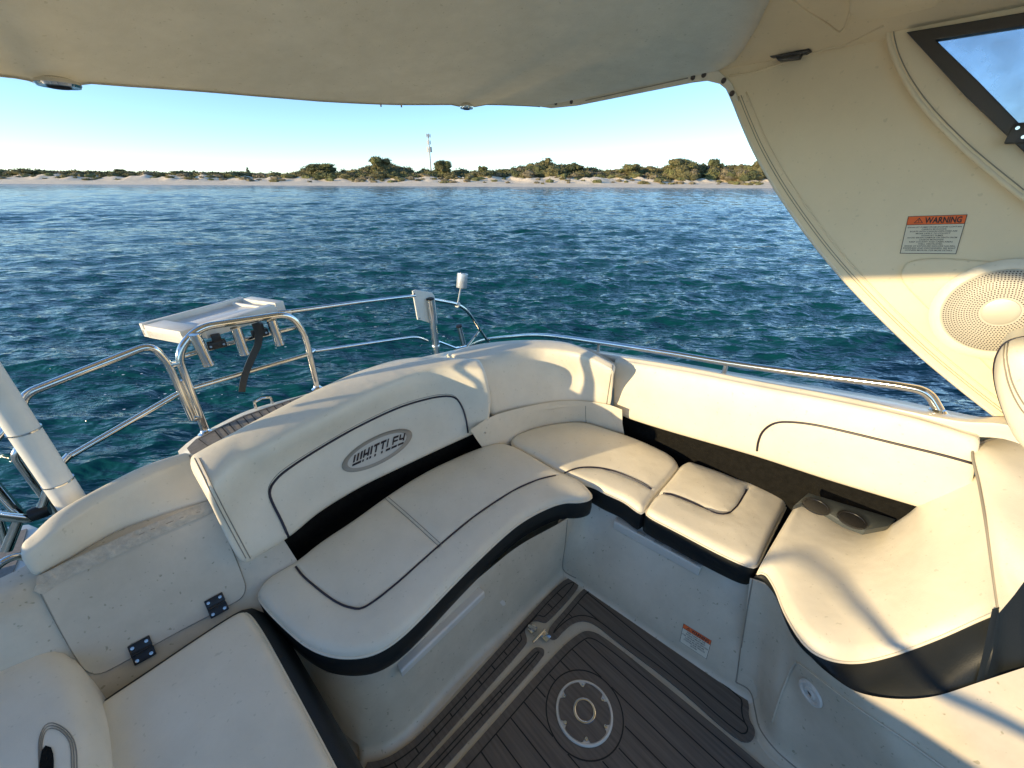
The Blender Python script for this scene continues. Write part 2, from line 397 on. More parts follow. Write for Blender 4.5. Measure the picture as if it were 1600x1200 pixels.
def build_beach():
    xs = np.linspace(-330, 330, 520); ys = np.concatenate([np.linspace(Y0-10, Y0+60, 70), [Y0+80, Y0+140, Y0+400, Y0+3000]])
    rows = [[Vector((x*(1 if y < Y0+100 else (y-Y0)/60), y, dune(x, min(y, Y0+60)))) for x in xs] for y in ys]
    mb = grid(rows); o = mb.build('beach_dunes', sand, autos=0); tag(o, kind='structure')
build_beach()
leafm = [mat('scrub_leaf_'+n_, c, .8, noise=(.8, .45), spec=.2) for n_, c in (('olive', (.19, .17, .075)), ('dark', (.11, .12, .055)), ('green', (.20, .20, .08)), ('grey', (.25, .21, .13)))]
barkm = mat('bark', (.12, .09, .06), .9)
woodm = mat('tower_paint', (.55, .54, .52), .6)
def blob(mb, c, rx, ry, rz, nleaf, ls, rg, mi=0, core=True):
    """lumpy clump of leaf faces round an uneven core"""
    c = np.array(c); ph = rg.uniform(0, 6, 3)
    def rad(d): return 1+.18*np.sin(3*d[:, 0]+ph[0])+.16*np.sin(4*d[:, 1]+ph[1])+.15*np.sin(5*d[:, 2]+3*d[:, 0]+ph[2])
    if core:
        n1, n2 = 7, 9; th = np.linspace(.05, 3.09, n1); a = np.linspace(0, 2*math.pi, n2, endpoint=False)
        T, A = np.meshgrid(th, a, indexing='ij'); d = np.stack([np.sin(T)*np.cos(A), np.sin(T)*np.sin(A), np.cos(T)], -1).reshape(-1, 3)
        v = c+d*rad(d)[:, None]*np.array([rx, ry, rz])*.84
        fs = [(i*n2+k, i*n2+(k+1) % n2, (i+1)*n2+(k+1) % n2, (i+1)*n2+k) for i in range(n1-1) for k in range(n2)]
        mb.add(v.tolist(), fs, mi)
    d = rg.normal(size=(nleaf, 3)); d[:, 2] = np.abs(d[:, 2])*1.0-.25; d /= np.linalg.norm(d, axis=1)[:, None]
    p = c+d*(rad(d)*rg.uniform(.78, 1.12, nleaf))[:, None]*np.array([rx, ry, rz])
    a = rg.normal(size=(nleaf, 3)); a /= np.linalg.norm(a, axis=1)[:, None]; b = np.cross(a, d+rg.normal(0, .5, (nleaf, 3))); b /= np.linalg.norm(b, axis=1)[:, None]
    s_ = ls*rg.uniform(.5, 1.3, nleaf)[:, None]
    v = np.stack([p-a*s_, p-b*s_*.6, p+a*s_, p+b*s_*.6], 1).reshape(-1, 3)
    mb.add(v.tolist(), [(4*i, 4*i+1, 4*i+2, 4*i+3) for i in range(nleaf)], mi)
# skyline of the vegetation (pixel x, pixel y of its top)
SKY = [(-500, 268), (-200, 266), (0, 264), (15, 272), (40, 262), (60, 271), (100, 274), (128, 270), (160, 276), (185, 268), (210, 274), (260, 270), (300, 266), (340, 272), (400, 273), (440, 272), (470, 262), (500, 256), (530, 265),
       (560, 262), (600, 254), (640, 262), (690, 262), (740, 264), (790, 262), (850, 250), (900, 257), (950, 262), (1000, 258), (1035, 262), (1065, 248), (1090, 252), (1120, 254), (1160, 257), (1190, 252), (1300, 250), (1500, 255), (2100, 258)]
def sky_at(px): return float(np.interp(px, [a for a, _ in SKY], [b for _, b in SKY]))
def at_y(px, py, y):
    d = ray(px, py); return CP+d*(y/d.y)
def px_of(x, y): return 800+F_PX*x/(y*math.cos(PITCH)+.9)
def build_scrub():
    rg = np.random.default_rng(11); mb = MB()
    for i in range(1250):
        px = rg.uniform(-420, 2000); row = rg.uniform(0, 1); y = Y0+33+row*27+4*hn(px*.3, 0, .2)
        zt = at_y(px, sky_at(px)+1+(1-row)*11+rg.uniform(-1, 3), y); zb = dune(zt.x, min(y, Y0+59)); zt.z = max(zt.z, zb+rg.uniform(1.2, 2.1))
        hh = max(1.2, zt.z-zb); w_ = rg.uniform(1.8, 4.2)
        k = rg.choice(4, p=[.38, .30, .20, .12])
        blob(mb, (zt.x, y, zt.z-min(hh, 2.6)*.62), w_, w_*.8, min(hh, 3.2)*.62, 150, .36, rg, k)
        if hh > 3: blob(mb, (zt.x+rg.uniform(-1, 1), y-.6, zt.z-hh*.7), w_*1.1, w_*.8, hh*.45, 90, .36, rg, int(rg.choice(4)))
    for i in range(430):                                           # low tufts on the dune face
        px = rg.uniform(-300, 1500); y = Y0+17+rg.uniform(0, 16)**1.0+3*hn(px*.3, 0, .2)
        q = at_y(px, 270, y); zb = dune(q.x, y)
        if hn(q.x, y, .12) < -.15 and rg.uniform() < .8: continue
        w_ = rg.uniform(.5, 1.7); blob(mb, (q.x, y, zb+w_*.22), w_*1.3, w_, w_*.5, 26, .26, rg, int(rg.choice([0, 0, 3, 3, 2])))
    o = mb.build('dune_scrub', leafm, autos=0, smooth=False); tag(o, 'low olive green scrub covering the dunes behind the beach', 'scrub', kind='stuff')
build_scrub()
def tree(px, top, wpx, y, label, k, kind='round'):
    rg = np.random.default_rng(int(px)+5); q = at_y(px, top, y); zb = dune(q.x, min(y, Y0+59)); m_per_px = y/720
    w_ = wpx*m_per_px/2; t = thing('coastal_tree', label, 'tree', (q.x, y, zb), 'trees rising above the dune scrub')
    hh = q.z-zb; tr = MB()
    tr.tube([(q.x, y, zb-.3), (q.x+.1, y, zb+hh*.35), (q.x-.1, y, zb+hh*.6)], [.32, .24, .14], 7)
    for j in range(4):
        a = rg.uniform(0, 6.28); tr.tube([(q.x, y, zb+hh*.3), (q.x+math.cos(a)*w_*.3, y+math.sin(a)*w_*.3, zb+hh*.55), (q.x+math.cos(a)*w_*.6, y+math.sin(a)*w_*.5, zb+hh*.75)], [.15, .1, .05], 5)
    tr.build('trunk', barkm, t); cb = MB()
    if kind == 'pine':
        for j in range(9):
            f_ = j/8; r_ = w_*(1.05-f_*.95)
            for s_ in range(7):
                a = rg.uniform(0, 6.28); blob(cb, (q.x+math.cos(a)*r_*.6, y+math.sin(a)*r_*.6, zb+hh*(.25+.73*f_)), r_*.5+.1, r_*.5+.1, .16, 14, .22, rg, k, False)
    else:
        for j in range(15):
            a = rg.uniform(0, 6.28); e = rg.uniform(0, 1)**.6; zz = rg.uniform(-.5, .55)
            rr_ = math.sqrt(max(.05, 1-zz*zz))
            blob(cb, (q.x+math.cos(a)*w_*.62*e*rr_, y+math.sin(a)*w_*.5*e, q.z-hh*.40+zz*hh*.38), w_*.36, w_*.36, hh*.15, 170, .28, rg, (k if rg.uniform() < .7 else int(rg.choice(3))))
    cb.build('crown', leafm, t, smooth=False)
for a in [(48, 266, 42, Y0+45, 'dark round tree at the far left end of the dune skyline', 1), (126, 268, 18, Y0+50, 'small green tree on the left dunes, second from the left edge', 2),
          (186, 264, 20, Y0+50, 'small rounded tree on the left dunes between two lower scrub patches', 1), (499, 253, 58, Y0+40, 'wide dark tree on the dune crest left of the tall rounded tree', 1),
          (590, 243, 42, Y0+42, 'tallest rounded tree on the dune left of the antenna mast', 0), (692, 248, 34, Y0+44, 'dark round tree immediately right of the antenna mast', 1),
          (755, 259, 20, Y0+40, 'small bright green bushy tree a little right of the mast', 2), (850, 245, 34, Y0+44, 'wind-swept dark tree crowning the middle of the right dunes', 1),
          (897, 253, 40, Y0+44, 'dark spreading tree just right of the wind-swept one', 1), (985, 254, 40, Y0+42, 'pair of merged dark crowns halfway along the right dunes', 0),
          (1070, 243, 62, Y0+40, 'broad sunlit olive tree, the widest crown on the right dunes', 0), (1122, 246, 34, Y0+46, 'dark rounded tree just right of the widest crown', 1),
          (1192, 247, 36, Y0+42, 'olive tree partly hidden by the cream side panel edge', 0)]: tree(*a)
tree(386, 262, 9, Y0+52, 'thin spiky pine poking above the left scrub skyline', 1, 'pine')
# antenna mast
mb = MB(); my = Y0+50; q = at_y(673, 264, my); qt = at_y(669, 209, my)
mast = thing('antenna_mast', 'tall slim grey antenna mast standing on the dunes behind the scrub', 'mast', (q.x, my, q.z-4))
mb.tube([(q.x, my, q.z-4), (qt.x, my, qt.z)], [.42, .22], 10); mb.build('pole', woodm, mast)
for (zz, n_, r_, hh) in ((.56, 5, 1.05, 2.2), (.76, 3, .7, 1.6), (.95, 4, .85, 1.5)):
    c = Vector((q.x, my, q.z)).lerp(Vector((qt.x, my, qt.z)), zz); mb = MB()
    for k in range(n_):
        a = 2*math.pi*k/n_+.4; o_ = Vector((math.cos(a), math.sin(a), 0)); mb.box(c+o_*r_, o_*.14, Vector((-o_.y, o_.x, 0))*.26, Vector((0, 0, hh/2)))
        mb.tube([c, c+o_*r_], .06, 5)
    mb.build('antenna_panels', woodm, mast, smooth=False)

# ================================================================== boat
boat = thing('boat_hull', 'cream fibreglass motor boat cockpit moulding with grey wood-look floor mats', 'boat', LF(.6, -.4, -.4))
def PS(pk, z): return [P(a, b, z) for a, b in pk]
def P3(pk): return [P(a, b, c) for a, b, c in pk]
def PLs(pk, L): return [PL(a, b, L) for a, b in pk]
UP = Vector((0, 0, 1))
# ---- floor and walls of the moulding
mb = MB(); mb.slab([LF(-1.05, -1.05, 0), LF(-1.05, 2.2, 0), LF(1.55, 2.2, 0), LF(1.55, -1.05, 0)], .04)
mb.build('cockpit_floor', M['gel'], boat, smooth=False)
def wall(name, top, bot, cove=.035, inner=None, mats=None, nu=90, rings=None):
    """liner wall from a top line down to the floor with a coved foot"""
    t = resamp(top, nu); b = resamp(bot, nu); rows = []
    nrm = []
    for i in range(nu):
        d = (b[min(i+1, nu-1)]-b[max(i-1, 0)]); d.z = 0; d.normalize(); n = Vector((d.y, -d.x, 0))
        if n.dot(Vector((0, 0, 0))-Vector((b[i].x, b[i].y, 0))+Vector((.1, .45, 0))) < 0: n = -n
        nrm.append(n)
    rows.append([t[i] for i in range(nu)])
    for k in (.25, .5, .75): rows.append([t[i].lerp(b[i]+UP*cove, k) for i in range(nu)])
    for a in range(0, 91, 15):
        rows.append([b[i]+UP*cove*(1-math.sin(R(a)))+nrm[i]*cove*(1-math.cos(R(a))) for i in range(nu)])
    rows.append([r_-UP*.01+n*.004 for r_, n in zip(rows[-1], nrm)])
    o = grid(rows).build(name, mats or M['gel'], boat, autos=0); return o
# aft seat base
aft_top = cr(PS([(905, 795), (878, 815), (812, 852), (760, 893), (700, 945), (660, 985), (625, 1010), (578, 1044), (537, 1055), (500, 1045), (470, 1018), (440, 975), (425, 940)], .318), 6)
aft_bot = cr(PS([(885, 884), (878, 889), (800, 962), (734, 1025), (690, 1072), (640, 1127), (612, 1150), (594, 1159), (575, 1163), (556, 1161), (525, 1133), (498, 1095), (455, 1030), (445, 1000)], .03), 6)
aft_bot = [Vector((p.x, p.y, 0)) for p in aft_bot]
w_aft = wall('aft_seat_base', aft_top, aft_bot)
# side seat base, L about 1.0-1.1
side_top = cr(PS([(872, 815), (886, 803), (930, 786), (1000, 815), (1060, 846), (1119, 879), (1176, 905), (1205, 922)], .318), 6)
side_bot = cr(PS([(868, 893), (882, 889), (960, 940), (1050, 1001), (1150, 1068), (1190, 1092)], .03), 6)
side_bot = [Vector((p.x, p.y, 0)) for p in side_bot]
w_side = wall('side_seat_base', side_top, side_bot)
# forward base, bulging inboard
fw_top = cr(P3([(1172, 903, .375), (1200, 914, .375), (1222, 940, .375), (1236, 985, .375), (1270, 1030, .385), (1310, 1064, .40), (1345, 1083, .42), (1400, 1092, .45), (1460, 1088, .50), (1530, 1066, .55), (1600, 1043, .61), (1700, 1010, .68), (1850, 960, .75)]), 6)
fw_bot = cr([P(1150, 1067, .02), P(1180, 1088, .02), P(1192, 1125, .02), P(1212, 1163, .02), P(1262, 1205, .02), LF(.93, .50, 0), LF(.93, .8, 0), LF(.93, 1.2, 0), LF(.93, 1.6, 0)], 6)
fw_bot = [Vector((p.x, p.y, 0)) for p in fw_bot]
w_fw = wall('forward_seat_base', fw_top, fw_bot, nu=120)
# seams between the mouldings, thin dark gaps
T = bvh(w_aft, w_side, w_fw)
for pk in ([(887, 806), (883, 850), (879, 886), (888, 897), (900, 903)], [(1176, 905), (1168, 950), (1157, 1020), (1150, 1066)],
           [(1150, 1066), (1172, 1080), (1180, 1110), (1188, 1140), (1215, 1175), (1250, 1205)]):
    mb = MB(); mb.tube(cord(T, pk, 0, .0005), .0022, 6); mb.build('moulding_seam', M['thread'], boat, autos=0)
# inset locker panel with a drain fitting
mb = MB(); pts = [hit(T, a, b, .003)[0] for a, b in ((1243, 1035), (1212, 1120), (1330, 1240), (1560, 1400), (1600, 1330), (1480, 1200), (1330, 1098))]
ln = cord(T, [(1207, 1128), (1222, 1080), (1240, 1040), (1246, 1036), (1254, 1040), (1330, 1098), (1420, 1160), (1490, 1210)], 0, .002)
mb.tube(ln, .0035, 6); mb.build('panel_outline', M['gel'], boat, autos=0)
p, n = hit(T, 1268, 1082, .002); mb = MB()
mb.lathe(p, n, [(.034, 0), (.032, .006), (.026, .007), (.023, .003), (.016, .003), (.014, .009), (.009, .009), (.008, .002)], 26)
dr = mb.build('drain_fitting', M['gelw'], boat, autos=30)
mb = MB(); mb.lathe(p, n, [(.008, .0025), (.0005, .0028)], 14); mb.build('drain_hole', M['black'], dr)
# batten handles on the seat fronts
def batten(name, a, b, hgt, proud, label=None):
    pts = [hit(T, a[0]+(b[0]-a[0])*t/10, a[1]+(b[1]-a[1])*t/10) for t in range(11)]; mb = MB()
    rows = []
    for p, n in pts:
        n = Vector((n.x, n.y, 0)).normalized(); rows.append([p-n*.01+UP*hgt/2, p+n*proud*.8+UP*hgt/2, p+n*proud+UP*(hgt/2-.004), p+n*proud-UP*(hgt/2-.002), p+n*proud*.8-UP*hgt/2, p-n*.01-UP*hgt/2])
    grid(rows, mb, closed=True); m = len(rows[0]); k = (len(rows)-1)*m
    mb.f += [tuple(range(m))[::-1], tuple(k+i for i in range(m))]; mb.m += [0, 0]
    o = mb.build(name, M['gelw'], boat, bevel=.0015); return o, pts
b1, q1 = batten('grab_batten', (622, 1043), (750, 922), .030, .024)
b2, q2 = batten('grab_batten', (962, 815), (1096, 888), .040, .022)
pass                                                               # old sealant smears over the wider batten
for t in (3, 5, 7, 8, 9):
    p, n = q2[t]; n = Vector((n.x, n.y, 0)).normalized(); mb = MB(); mb.box(p+n*.012+UP*.0205, n*.006, n.cross(UP)*.016, UP*.0012); mb.build('sealant', M['dirt'], b2, bevel=.0006)
# ---- floor mats
def strips(mb, poly, edge, lines, zz, holes=(), lw=.0038):
    nrm = UP; pc = ccw(poly); q = offset_poly(pc, edge); o2 = np.array([(p.x, p.y) for p in pc])
    qa = np.array([(p.x, p.y) for p in q]); ok = dseg(qa, o2, True) > edge*.93
    q = [Vector((p.x, p.y, zz)) for p, k in zip(q, ok) if k]
    mb.ribbon(q, lw, nrm, 1, closed=True); q2 = np.array([(p.x, p.y) for p in q])
    for a, b in lines:
        n = int((b-a).length/.004); pp = np.array([(a.x+(b.x-a.x)*i/n, a.y+(b.y-a.y)*i/n) for i in range(n+1)])
        k = inside(pp, q2)
        for c, r_ in holes: k &= np.hypot(pp[:, 0]-c.x, pp[:, 1]-c.y) > r_
        run = []
        for i in range(n+2):
            if i <= n and k[i]: run.append(i)
            elif run:
                if len(run) > 3: mb.ribbon([Vector((*pp[run[0]], zz)), Vector((*pp[run[-1]], zz))], lw, nrm, 1)
                run = []
ZM = .007
def mat_obj(name, px, edge, lines, holes=(), it=2):
    poly = ccw(chaikin(px, it)); mb = MB(); mb.slab([Vector((p.x, p.y, ZM)) for p in poly], .006)
    strips(mb, poly, edge, lines, ZM+.0008, holes)
    return mb.build(name, [M['teak'], M['caulk']], boat, smooth=False), poly
D1 = (P(1175, 1110, 0)-P(930, 915, 0)).normalized(); D2 = (P(560, 1200, 0)-P(870, 905, 0)).normalized()
def fan(o, dr, step, side, n0, n1, ln=1.4): return [(o+side*(step*i)-dr*ln, o+side*(step*i)+dr*ln) for i in range(n0, n1)]
S1 = Vector((D1.y, -D1.x, 0)); S2 = Vector((D2.y, -D2.x, 0))
corner = P(903, 975, ZM)
m1 = PS([(881, 902), (903, 904), (906, 917), (856, 972), (848, 972), (838, 968), (826, 972), (819, 984), (824, 998), (822, 1007), (760, 1076), (656, 1194)], ZM)
m1 += [m1[-1]+D2*.25, m1[-1]+D2*.25-S2*.14]
m1 += PS([(562, 1192), (594, 1189), (625, 1173), (662, 1143), (790, 1001)], ZM)
mat_obj('floor_mat', m1, .020, fan(P(880, 935, ZM), S2, .062, D2, 0, 14, .3), it=2)
m1b = PS([(568, 1190), (545, 1183), (520, 1158), (495, 1118), (455, 1050)], ZM)
mat_obj('floor_mat', PS([(530, 1164), (509, 1141), (478, 1090), (452, 1040), (430, 1060), (470, 1150), (510, 1200), (545, 1215), (570, 1194)], ZM), .018, [])
m2 = [P(838, 1010, ZM), P(852, 1014, ZM), P(848, 1028, ZM)]; e = P(700, 1192, ZM); m2 += [e, e+D2*.3, P(662, 1196, ZM)+D2*.3, P(662, 1196, ZM), P(828, 1018, ZM)]
mat_obj('floor_mat', m2, .016, fan(P(838, 1022, ZM), S2, .085, D2, 0, 8, .3))
c_ring = (P(868, 1115, 0)+P(957, 1115, 0))*.5; c_ring = P(912.5, 1114, 0)
m3 = PS([(926, 915), (948, 923), (1159, 1079), (1171, 1098), (1169, 1121), (1182, 1143), (1174, 1161), (1150, 1156), (1057, 1071), (962, 1001), (936, 979), (917, 969), (898, 971), (880, 985), (868, 1000), (856, 996), (857, 981), (881, 955), (912, 918)], ZM)
mat_obj('floor_mat', m3, .020, fan(P(940, 945, ZM), D1, .062, -S1 if S1.x > 0 else S1, -2, 8))
m4 = PS([(903, 990), (920, 984), (945, 995), (1050, 1079)], ZM); e = P(1180, 1186, ZM); m4 += [e, e+D1*.5, e+D1*.5+D2*1.2, P(712, 1196, ZM)+D2*.4, P(712, 1196, ZM), P(868, 1020, ZM)]
m4o, m4p = mat_obj('hatch_mat', m4, .026, fan(P(925, 1010, ZM), D1, .060, D2, 0, 22), [(c_ring, .122)])
# table socket in the hatch
ring = thing('table_socket', 'round deck fitting with cream ring and steel cup set in the hatch mat', 'deck fitting', (c_ring.x, c_ring.y, ZM))
mb = MB(); n = 64
mb.ribbon([Vector((c_ring.x+.120*math.cos(2*math.pi*k/n), c_ring.y+.120*math.sin(2*math.pi*k/n), ZM+.0012)) for k in range(n)], .004, UP, 0, closed=True)
mb.build('joint_line', M['caulk'], ring)
mb = MB(); z0 = Vector((0, 0, ZM)); cc = Vector((c_ring.x, c_ring.y, ZM))
mb.lathe(cc, UP, [(.0895, -.002), (.0890, .004), (.087, .006), (.083, .006), (.081, .003), (.02, .003)], 64, cap=False); mb.build('ring', M['gelw'], ring, autos=50)
mb = MB(); pl = []
for k in range(180):
    a = 2*math.pi*k/180; r_ = .0800
    for s_ in range(6):
        da = (a-(.45+s_*math.pi/3)+math.pi) % (2*math.pi)-math.pi
        r_ -= .014*math.exp(-(da/.11)**4)
    pl.append(cc+Vector((r_*math.cos(a), r_*math.sin(a), .0065)))
mb.slab(pl, .003); mb.build('cap', M['teak'], ring, smooth=False)
for s_ in range(6):
    a = .45+s_*math.pi/3; mb = MB(); mb.lathe(cc+Vector((.071*math.cos(a), .071*math.sin(a), .003)), UP, [(.0055, 0), (.005, .004), (.0025, .0042), (.002, .002)], 12); mb.build('screw', M['chrome'], ring)
mb = MB(); mb.lathe(cc+UP*.0065, UP, [(.035, -.001), (.035, .003), (.032, .0045), (.028, .003), (.026, -.014), (.024, -.0155), (.0008, -.0155)], 40, cap=False)
mb.build('steel_cup', M['chrome'], ring, autos=50)
# hatch latch
lt = thing('hatch_latch', 'stainless flip latch where the floor hatch meets the aft mat', 'latch', P(840, 988, ZM))
mb = MB(); c = P(840, 992, .012)
mb.box(P(832, 983, .012), D2*.016, S2*.012, UP*.004); mb.build('strike_plate', M['chrome'], lt, bevel=.003)
mb = MB(); mb.box(P(853, 995, .010), D2*.014, S2*.014, UP*.003); mb.build('base_plate', M['chrome'], lt, bevel=.001)
mb = MB(); mb.tube([P(833, 1004, .019), P(851, 984, .019)], .0055, 10); mb.tube([P(826, 978, .018), P(838, 985, .022)], .007, 10); mb.build('lever', M['chrome'], lt)

# ---- cushions
PADS = {}
def pad(name, label, cat, picks, z, seams=(), group=None, er=.022, crown=.014, band=.092, bo=-.006, zf=None, it=3, dark_sides=True, piping=True, groove=.003, z3=False):
    ol = ccw([p for p in chaikin([(P(*q) if z3 else P(q[0], q[1], z-er*.8)) for q in picks], it)])
    ol = resamp(ol+[ol[0]], max(60, int(sum((ol[i]-ol[i-1]).length for i in range(len(ol)))/.014)))[:-1]
    zf = zf or (lambda x, y: z)
    ms = [[P(a, b, z) for a, b in s_] for s_ in seams]
    c = sum(ol, Vector())/len(ol)
    t = thing(name, label, cat, (c.x, c.y, z-er-band), group)
    m, rim = padmesh(ol, zf, er, crown, seams=ms, groove=groove)
    top = m.build('top_panel', M['vinyl'], t, autos=0)
    q = [Vector((p.x, p.y, 0)) for p in rim]; rows = []
    for off, dz in ((0, 0), (bo*.5, .008), (bo, band*.5), (bo+.003, band-.012), (bo+.01, band-.003), (.02, band)):
        o_ = offset_poly(q, off); rows.append([Vector((a.x, a.y, b.z-dz)) for a, b in zip(o_, rim)])
    rows = [r_+[r_[0]] for r_ in rows]
    sb = grid(rows); nb = len(rows[0])-1; base = 5*(nb+1)
    sb.f.append(tuple(base+i for i in range(nb))); sb.m.append(0)
    sb.build('side_band', M['vinyl_dark'] if dark_sides else M['vinyl'], t, autos=50)
    if piping:
        pb = MB(); pb.tube([Vector((p.x, p.y, p.z)) for p in offset_poly(rim, -.001)]+[rim[0]], .0034, 6); pb.build('edge_piping', M['vinyl'], t, autos=0)
    PADS[name] = (t, top); return t, top
def seam_tube(t, top, picks, r=.0034, m='piping', name='piping', up=.0012):
    mb = MB(); mb.tube(cord(bvh(top), picks, r, up), r, 6); return mb.build(name, M[m], t, autos=0)
g_s = 'cream seat cushions with black sides'
t1, o1 = pad('seat_cushion', 'long curved cream aft seat cushion below the logo backrest, black front edge', 'seat cushion',
    [(402, 932), (408, 918), (428, 900), (462, 882), (500, 850), (550, 818), (604, 778), (660, 742), (715, 716), (760, 698), (788, 694), (820, 708), (868, 738), (905, 752), (922, 768), (926, 778), (908, 784), (880, 783), (848, 795), (812, 815), (780, 842), (740, 880), (700, 920), (660, 962), (620, 1000), (585, 1021), (550, 1027), (515, 1024), (480, 1010), (445, 980), (418, 953)], .42,
    seams=[[(462, 884), (478, 905), (520, 938), (548, 950), (572, 948), (620, 912), (680, 858), (740, 808), (800, 768), (840, 750), (872, 742)], [(604, 782), (640, 812), (686, 854)]], group=g_s, it=2)
seam_tube(t1, o1, [(462, 886), (478, 905), (520, 938), (548, 950), (572, 948), (620, 912), (680, 858), (740, 808), (800, 768), (840, 750), (868, 743)])
seam_tube(t1, o1, [(602, 779), (640, 812), (686, 854)], .0010, 'thread', 'stitching'); seam_tube(t1, o1, [(607, 777), (645, 810), (690, 851)], .0010, 'thread', 'stitching')
t2, o2 = pad('seat_cushion', 'cream corner seat cushion between the long aft seat and the small square cushion', 'seat cushion',
    [(788, 691), (830, 672), (870, 664), (910, 661), (945, 672), (1000, 690), (1067, 723), (1045, 752), (1022, 776), (1005, 802), (998, 800), (975, 782), (950, 772), (928, 760), (915, 757), (880, 742), (840, 718)], .418,
    seams=[[(882, 740), (910, 731), (940, 732), (970, 742), (1000, 755), (1025, 770)]], group=g_s, it=2)
seam_tube(t2, o2, [(882, 739), (905, 731), (935, 731), (965, 738), (1000, 753), (1018, 764)])
t3, o3 = pad('seat_cushion', 'small square cream side cushion with sunken middle and thick glossy black front', 'seat cushion',
    [(1069, 722), (1090, 728), (1130, 742), (1160, 755), (1195, 762), (1226, 778), (1232, 784), (1212, 824), (1192, 866), (1184, 884), (1172, 886), (1120, 862), (1060, 830), (1012, 806), (1009, 798), (1025, 776), (1048, 750)], .42,
    seams=[[(1030, 770), (1050, 773), (1090, 789), (1120, 801), (1140, 801), (1152, 790), (1163, 772), (1170, 760)]], group=g_s, it=2, groove=.006)
seam_tube(t3, o3, [(1036, 771), (1052, 773), (1085, 786), (1115, 801), (1135, 803), (1150, 793), (1160, 778), (1166, 765)])
# cushion in the left foreground
t4, o4 = pad('seat_cushion', 'large plain cream cushion in the bottom left corner, nearest the camera', 'seat cushion',
    [(150, 1108), (180, 1088), (240, 1048), (310, 1000), (376, 957), (388, 958), (410, 990), (440, 1045), (480, 1120), (530, 1215), (590, 1330), (400, 1450), (160, 1450), (150, 1300), (157, 1180)], .42, group=g_s, it=2, band=.11, bo=-.045)
# forward lounge cushion: seat that sweeps up into a backrest
fr = cr(P3([(1188, 886, .42), (1200, 893, .42), (1214, 915, .42), (1232, 958, .42), (1262, 1003, .42), (1298, 1024, .425), (1345, 1029, .44), (1400, 1017, .49), (1470, 991, .57), (1530, 964, .65), (1563, 950, .70)]), 6)
bk = cr(P3([(1246, 787, .45), (1262, 784, .45), (1290, 795, .455), (1320, 815, .46), (1352, 827, .475), (1385, 820, .53), (1420, 798, .62), (1440, 782, .68), (1475, 760, .75), (1505, 745, .80), (1535, 735, .84)]), 6)
t5 = thing('lounge_cushion', 'big cream forward cushion sweeping up into a backrest above a curved black side', 'seat cushion', (1.0, .75, .35))
fr = resamp(fr, 90); bk = resamp(bk, 90); rows = []
for i in range(90):
    a, b = fr[i], bk[i]; col = []; d = (b-a); q = d.length; m_ = 26
    for k in range(m_+1):
        t = k/m_; p = a.lerp(b, t); up = .020*(1-(2*t-1)**4)
        er_ = .022; e_ = min(t*q, (1-t)*q); dr_ = er_-math.sqrt(max(0, er_**2-(er_-min(e_, er_))**2))
        ends = min(i, 89-i)/89*1.0; e2 = min(1, min(i, 200)/4.0); dr_ += (1-math.sqrt(max(0, 1-(1-e2)**2)))*.018
        col.append(p+UP*(up-dr_+.004))
    rows.append(col)
o5 = grid(rows).build('top_panel', M['vinyl'], t5, autos=0)
bot = resamp(cr(P3([(1180, 903, .365), (1200, 914, .365), (1222, 940, .365), (1236, 985, .365), (1270, 1030, .375), (1310, 1064, .39), (1345, 1085, .41), (1400, 1094, .44), (1460, 1090, .49), (1500, 1079, .52), (1540, 1064, .55)]), 6), 90)
fr2 = [r_[0] for r_ in rows]
rows2 = []
for k in range(9):
    t = k/8; rows2.append([fr2[i].lerp(bot[i], t)+(Vector((fr2[i].x-1.4, fr2[i].y-1.1, 0)).normalized())*(.012*math.sin(t*math.pi)) for i in range(90)])
grid(rows2).build('side_band', M['vinyl_dark'], t5, autos=0)
mb = MB(); mb.tube([r_[0]+UP*.001 for r_ in rows], .0036, 6); mb.build('edge_piping', M['vinyl'], t5, autos=0)
mb = MB(); mb.tube([rows[0][k] for k in range(27)], .003, 6); mb.build('edge_piping', M['vinyl'], t5, autos=0)
e_side = [[rows[0][k]-UP*(.0 if j == 0 else .07) for k in range(27)] for j in range(2)]; grid(e_side).build('end_band', M['vinyl_dark'], t5, autos=0)
# bolster to the right of the lounge cushion
t6 = thing('side_bolster', 'upright cream bolster at the right edge behind the forward cushion', 'bolster', (1.3, .6, .5))
ra = cr(P3([(1563, 949, .70), (1553, 880, .76), (1543, 810, .82), (1532, 750, .86), (1522, 700, .90), (1545, 684, .91), (1600, 672, .915), (1700, 655, .92)]), 6)
rb = cr(P3([(1566, 952, .70), (1580, 935, .735), (1595, 915, .755), (1615, 890, .79), (1660, 870, .82), (1720, 850, .84), (1780, 830, .85), (1850, 800, .86)]), 6)
ra = resamp(ra, 60); rb = resamp(rb, 60); rows = []
for i in range(60):
    a, b = ra[i], rb[i]; rows.append([a.lerp(b, k/12)+UP*.02*math.sqrt(max(0, min(1, k/2.5)*min(1, i/4)))-UP*.012 for k in range(13)])
o6 = grid(rows).build('pad', M['vinyl'], t6, autos=0)
mb = MB(); mb.tube([r_[0]+UP*.004 for r_ in rows[:52]], .0028, 6); mb.build('seam', M['thread'], t6, autos=0)
q_ = resamp([P(1550, 953, .69), P(1563, 950, .70), P(1567, 930, .72), P(1600, 905, .75), P(1700, 850, .80)], 24); w_ = resamp([P(1525, 1068, .545), P(1540, 1064, .55), P(1560, 1058, .56), P(1600, 1045, .60), P(1750, 1000, .68)], 24)
grid([[p+RV*.004 for p in q_], [p.lerp(q, .5)-RV*.01 for p, q in zip(q_, w_)], w_]).build('side_band', M['vinyl_dark'], t6, autos=0)
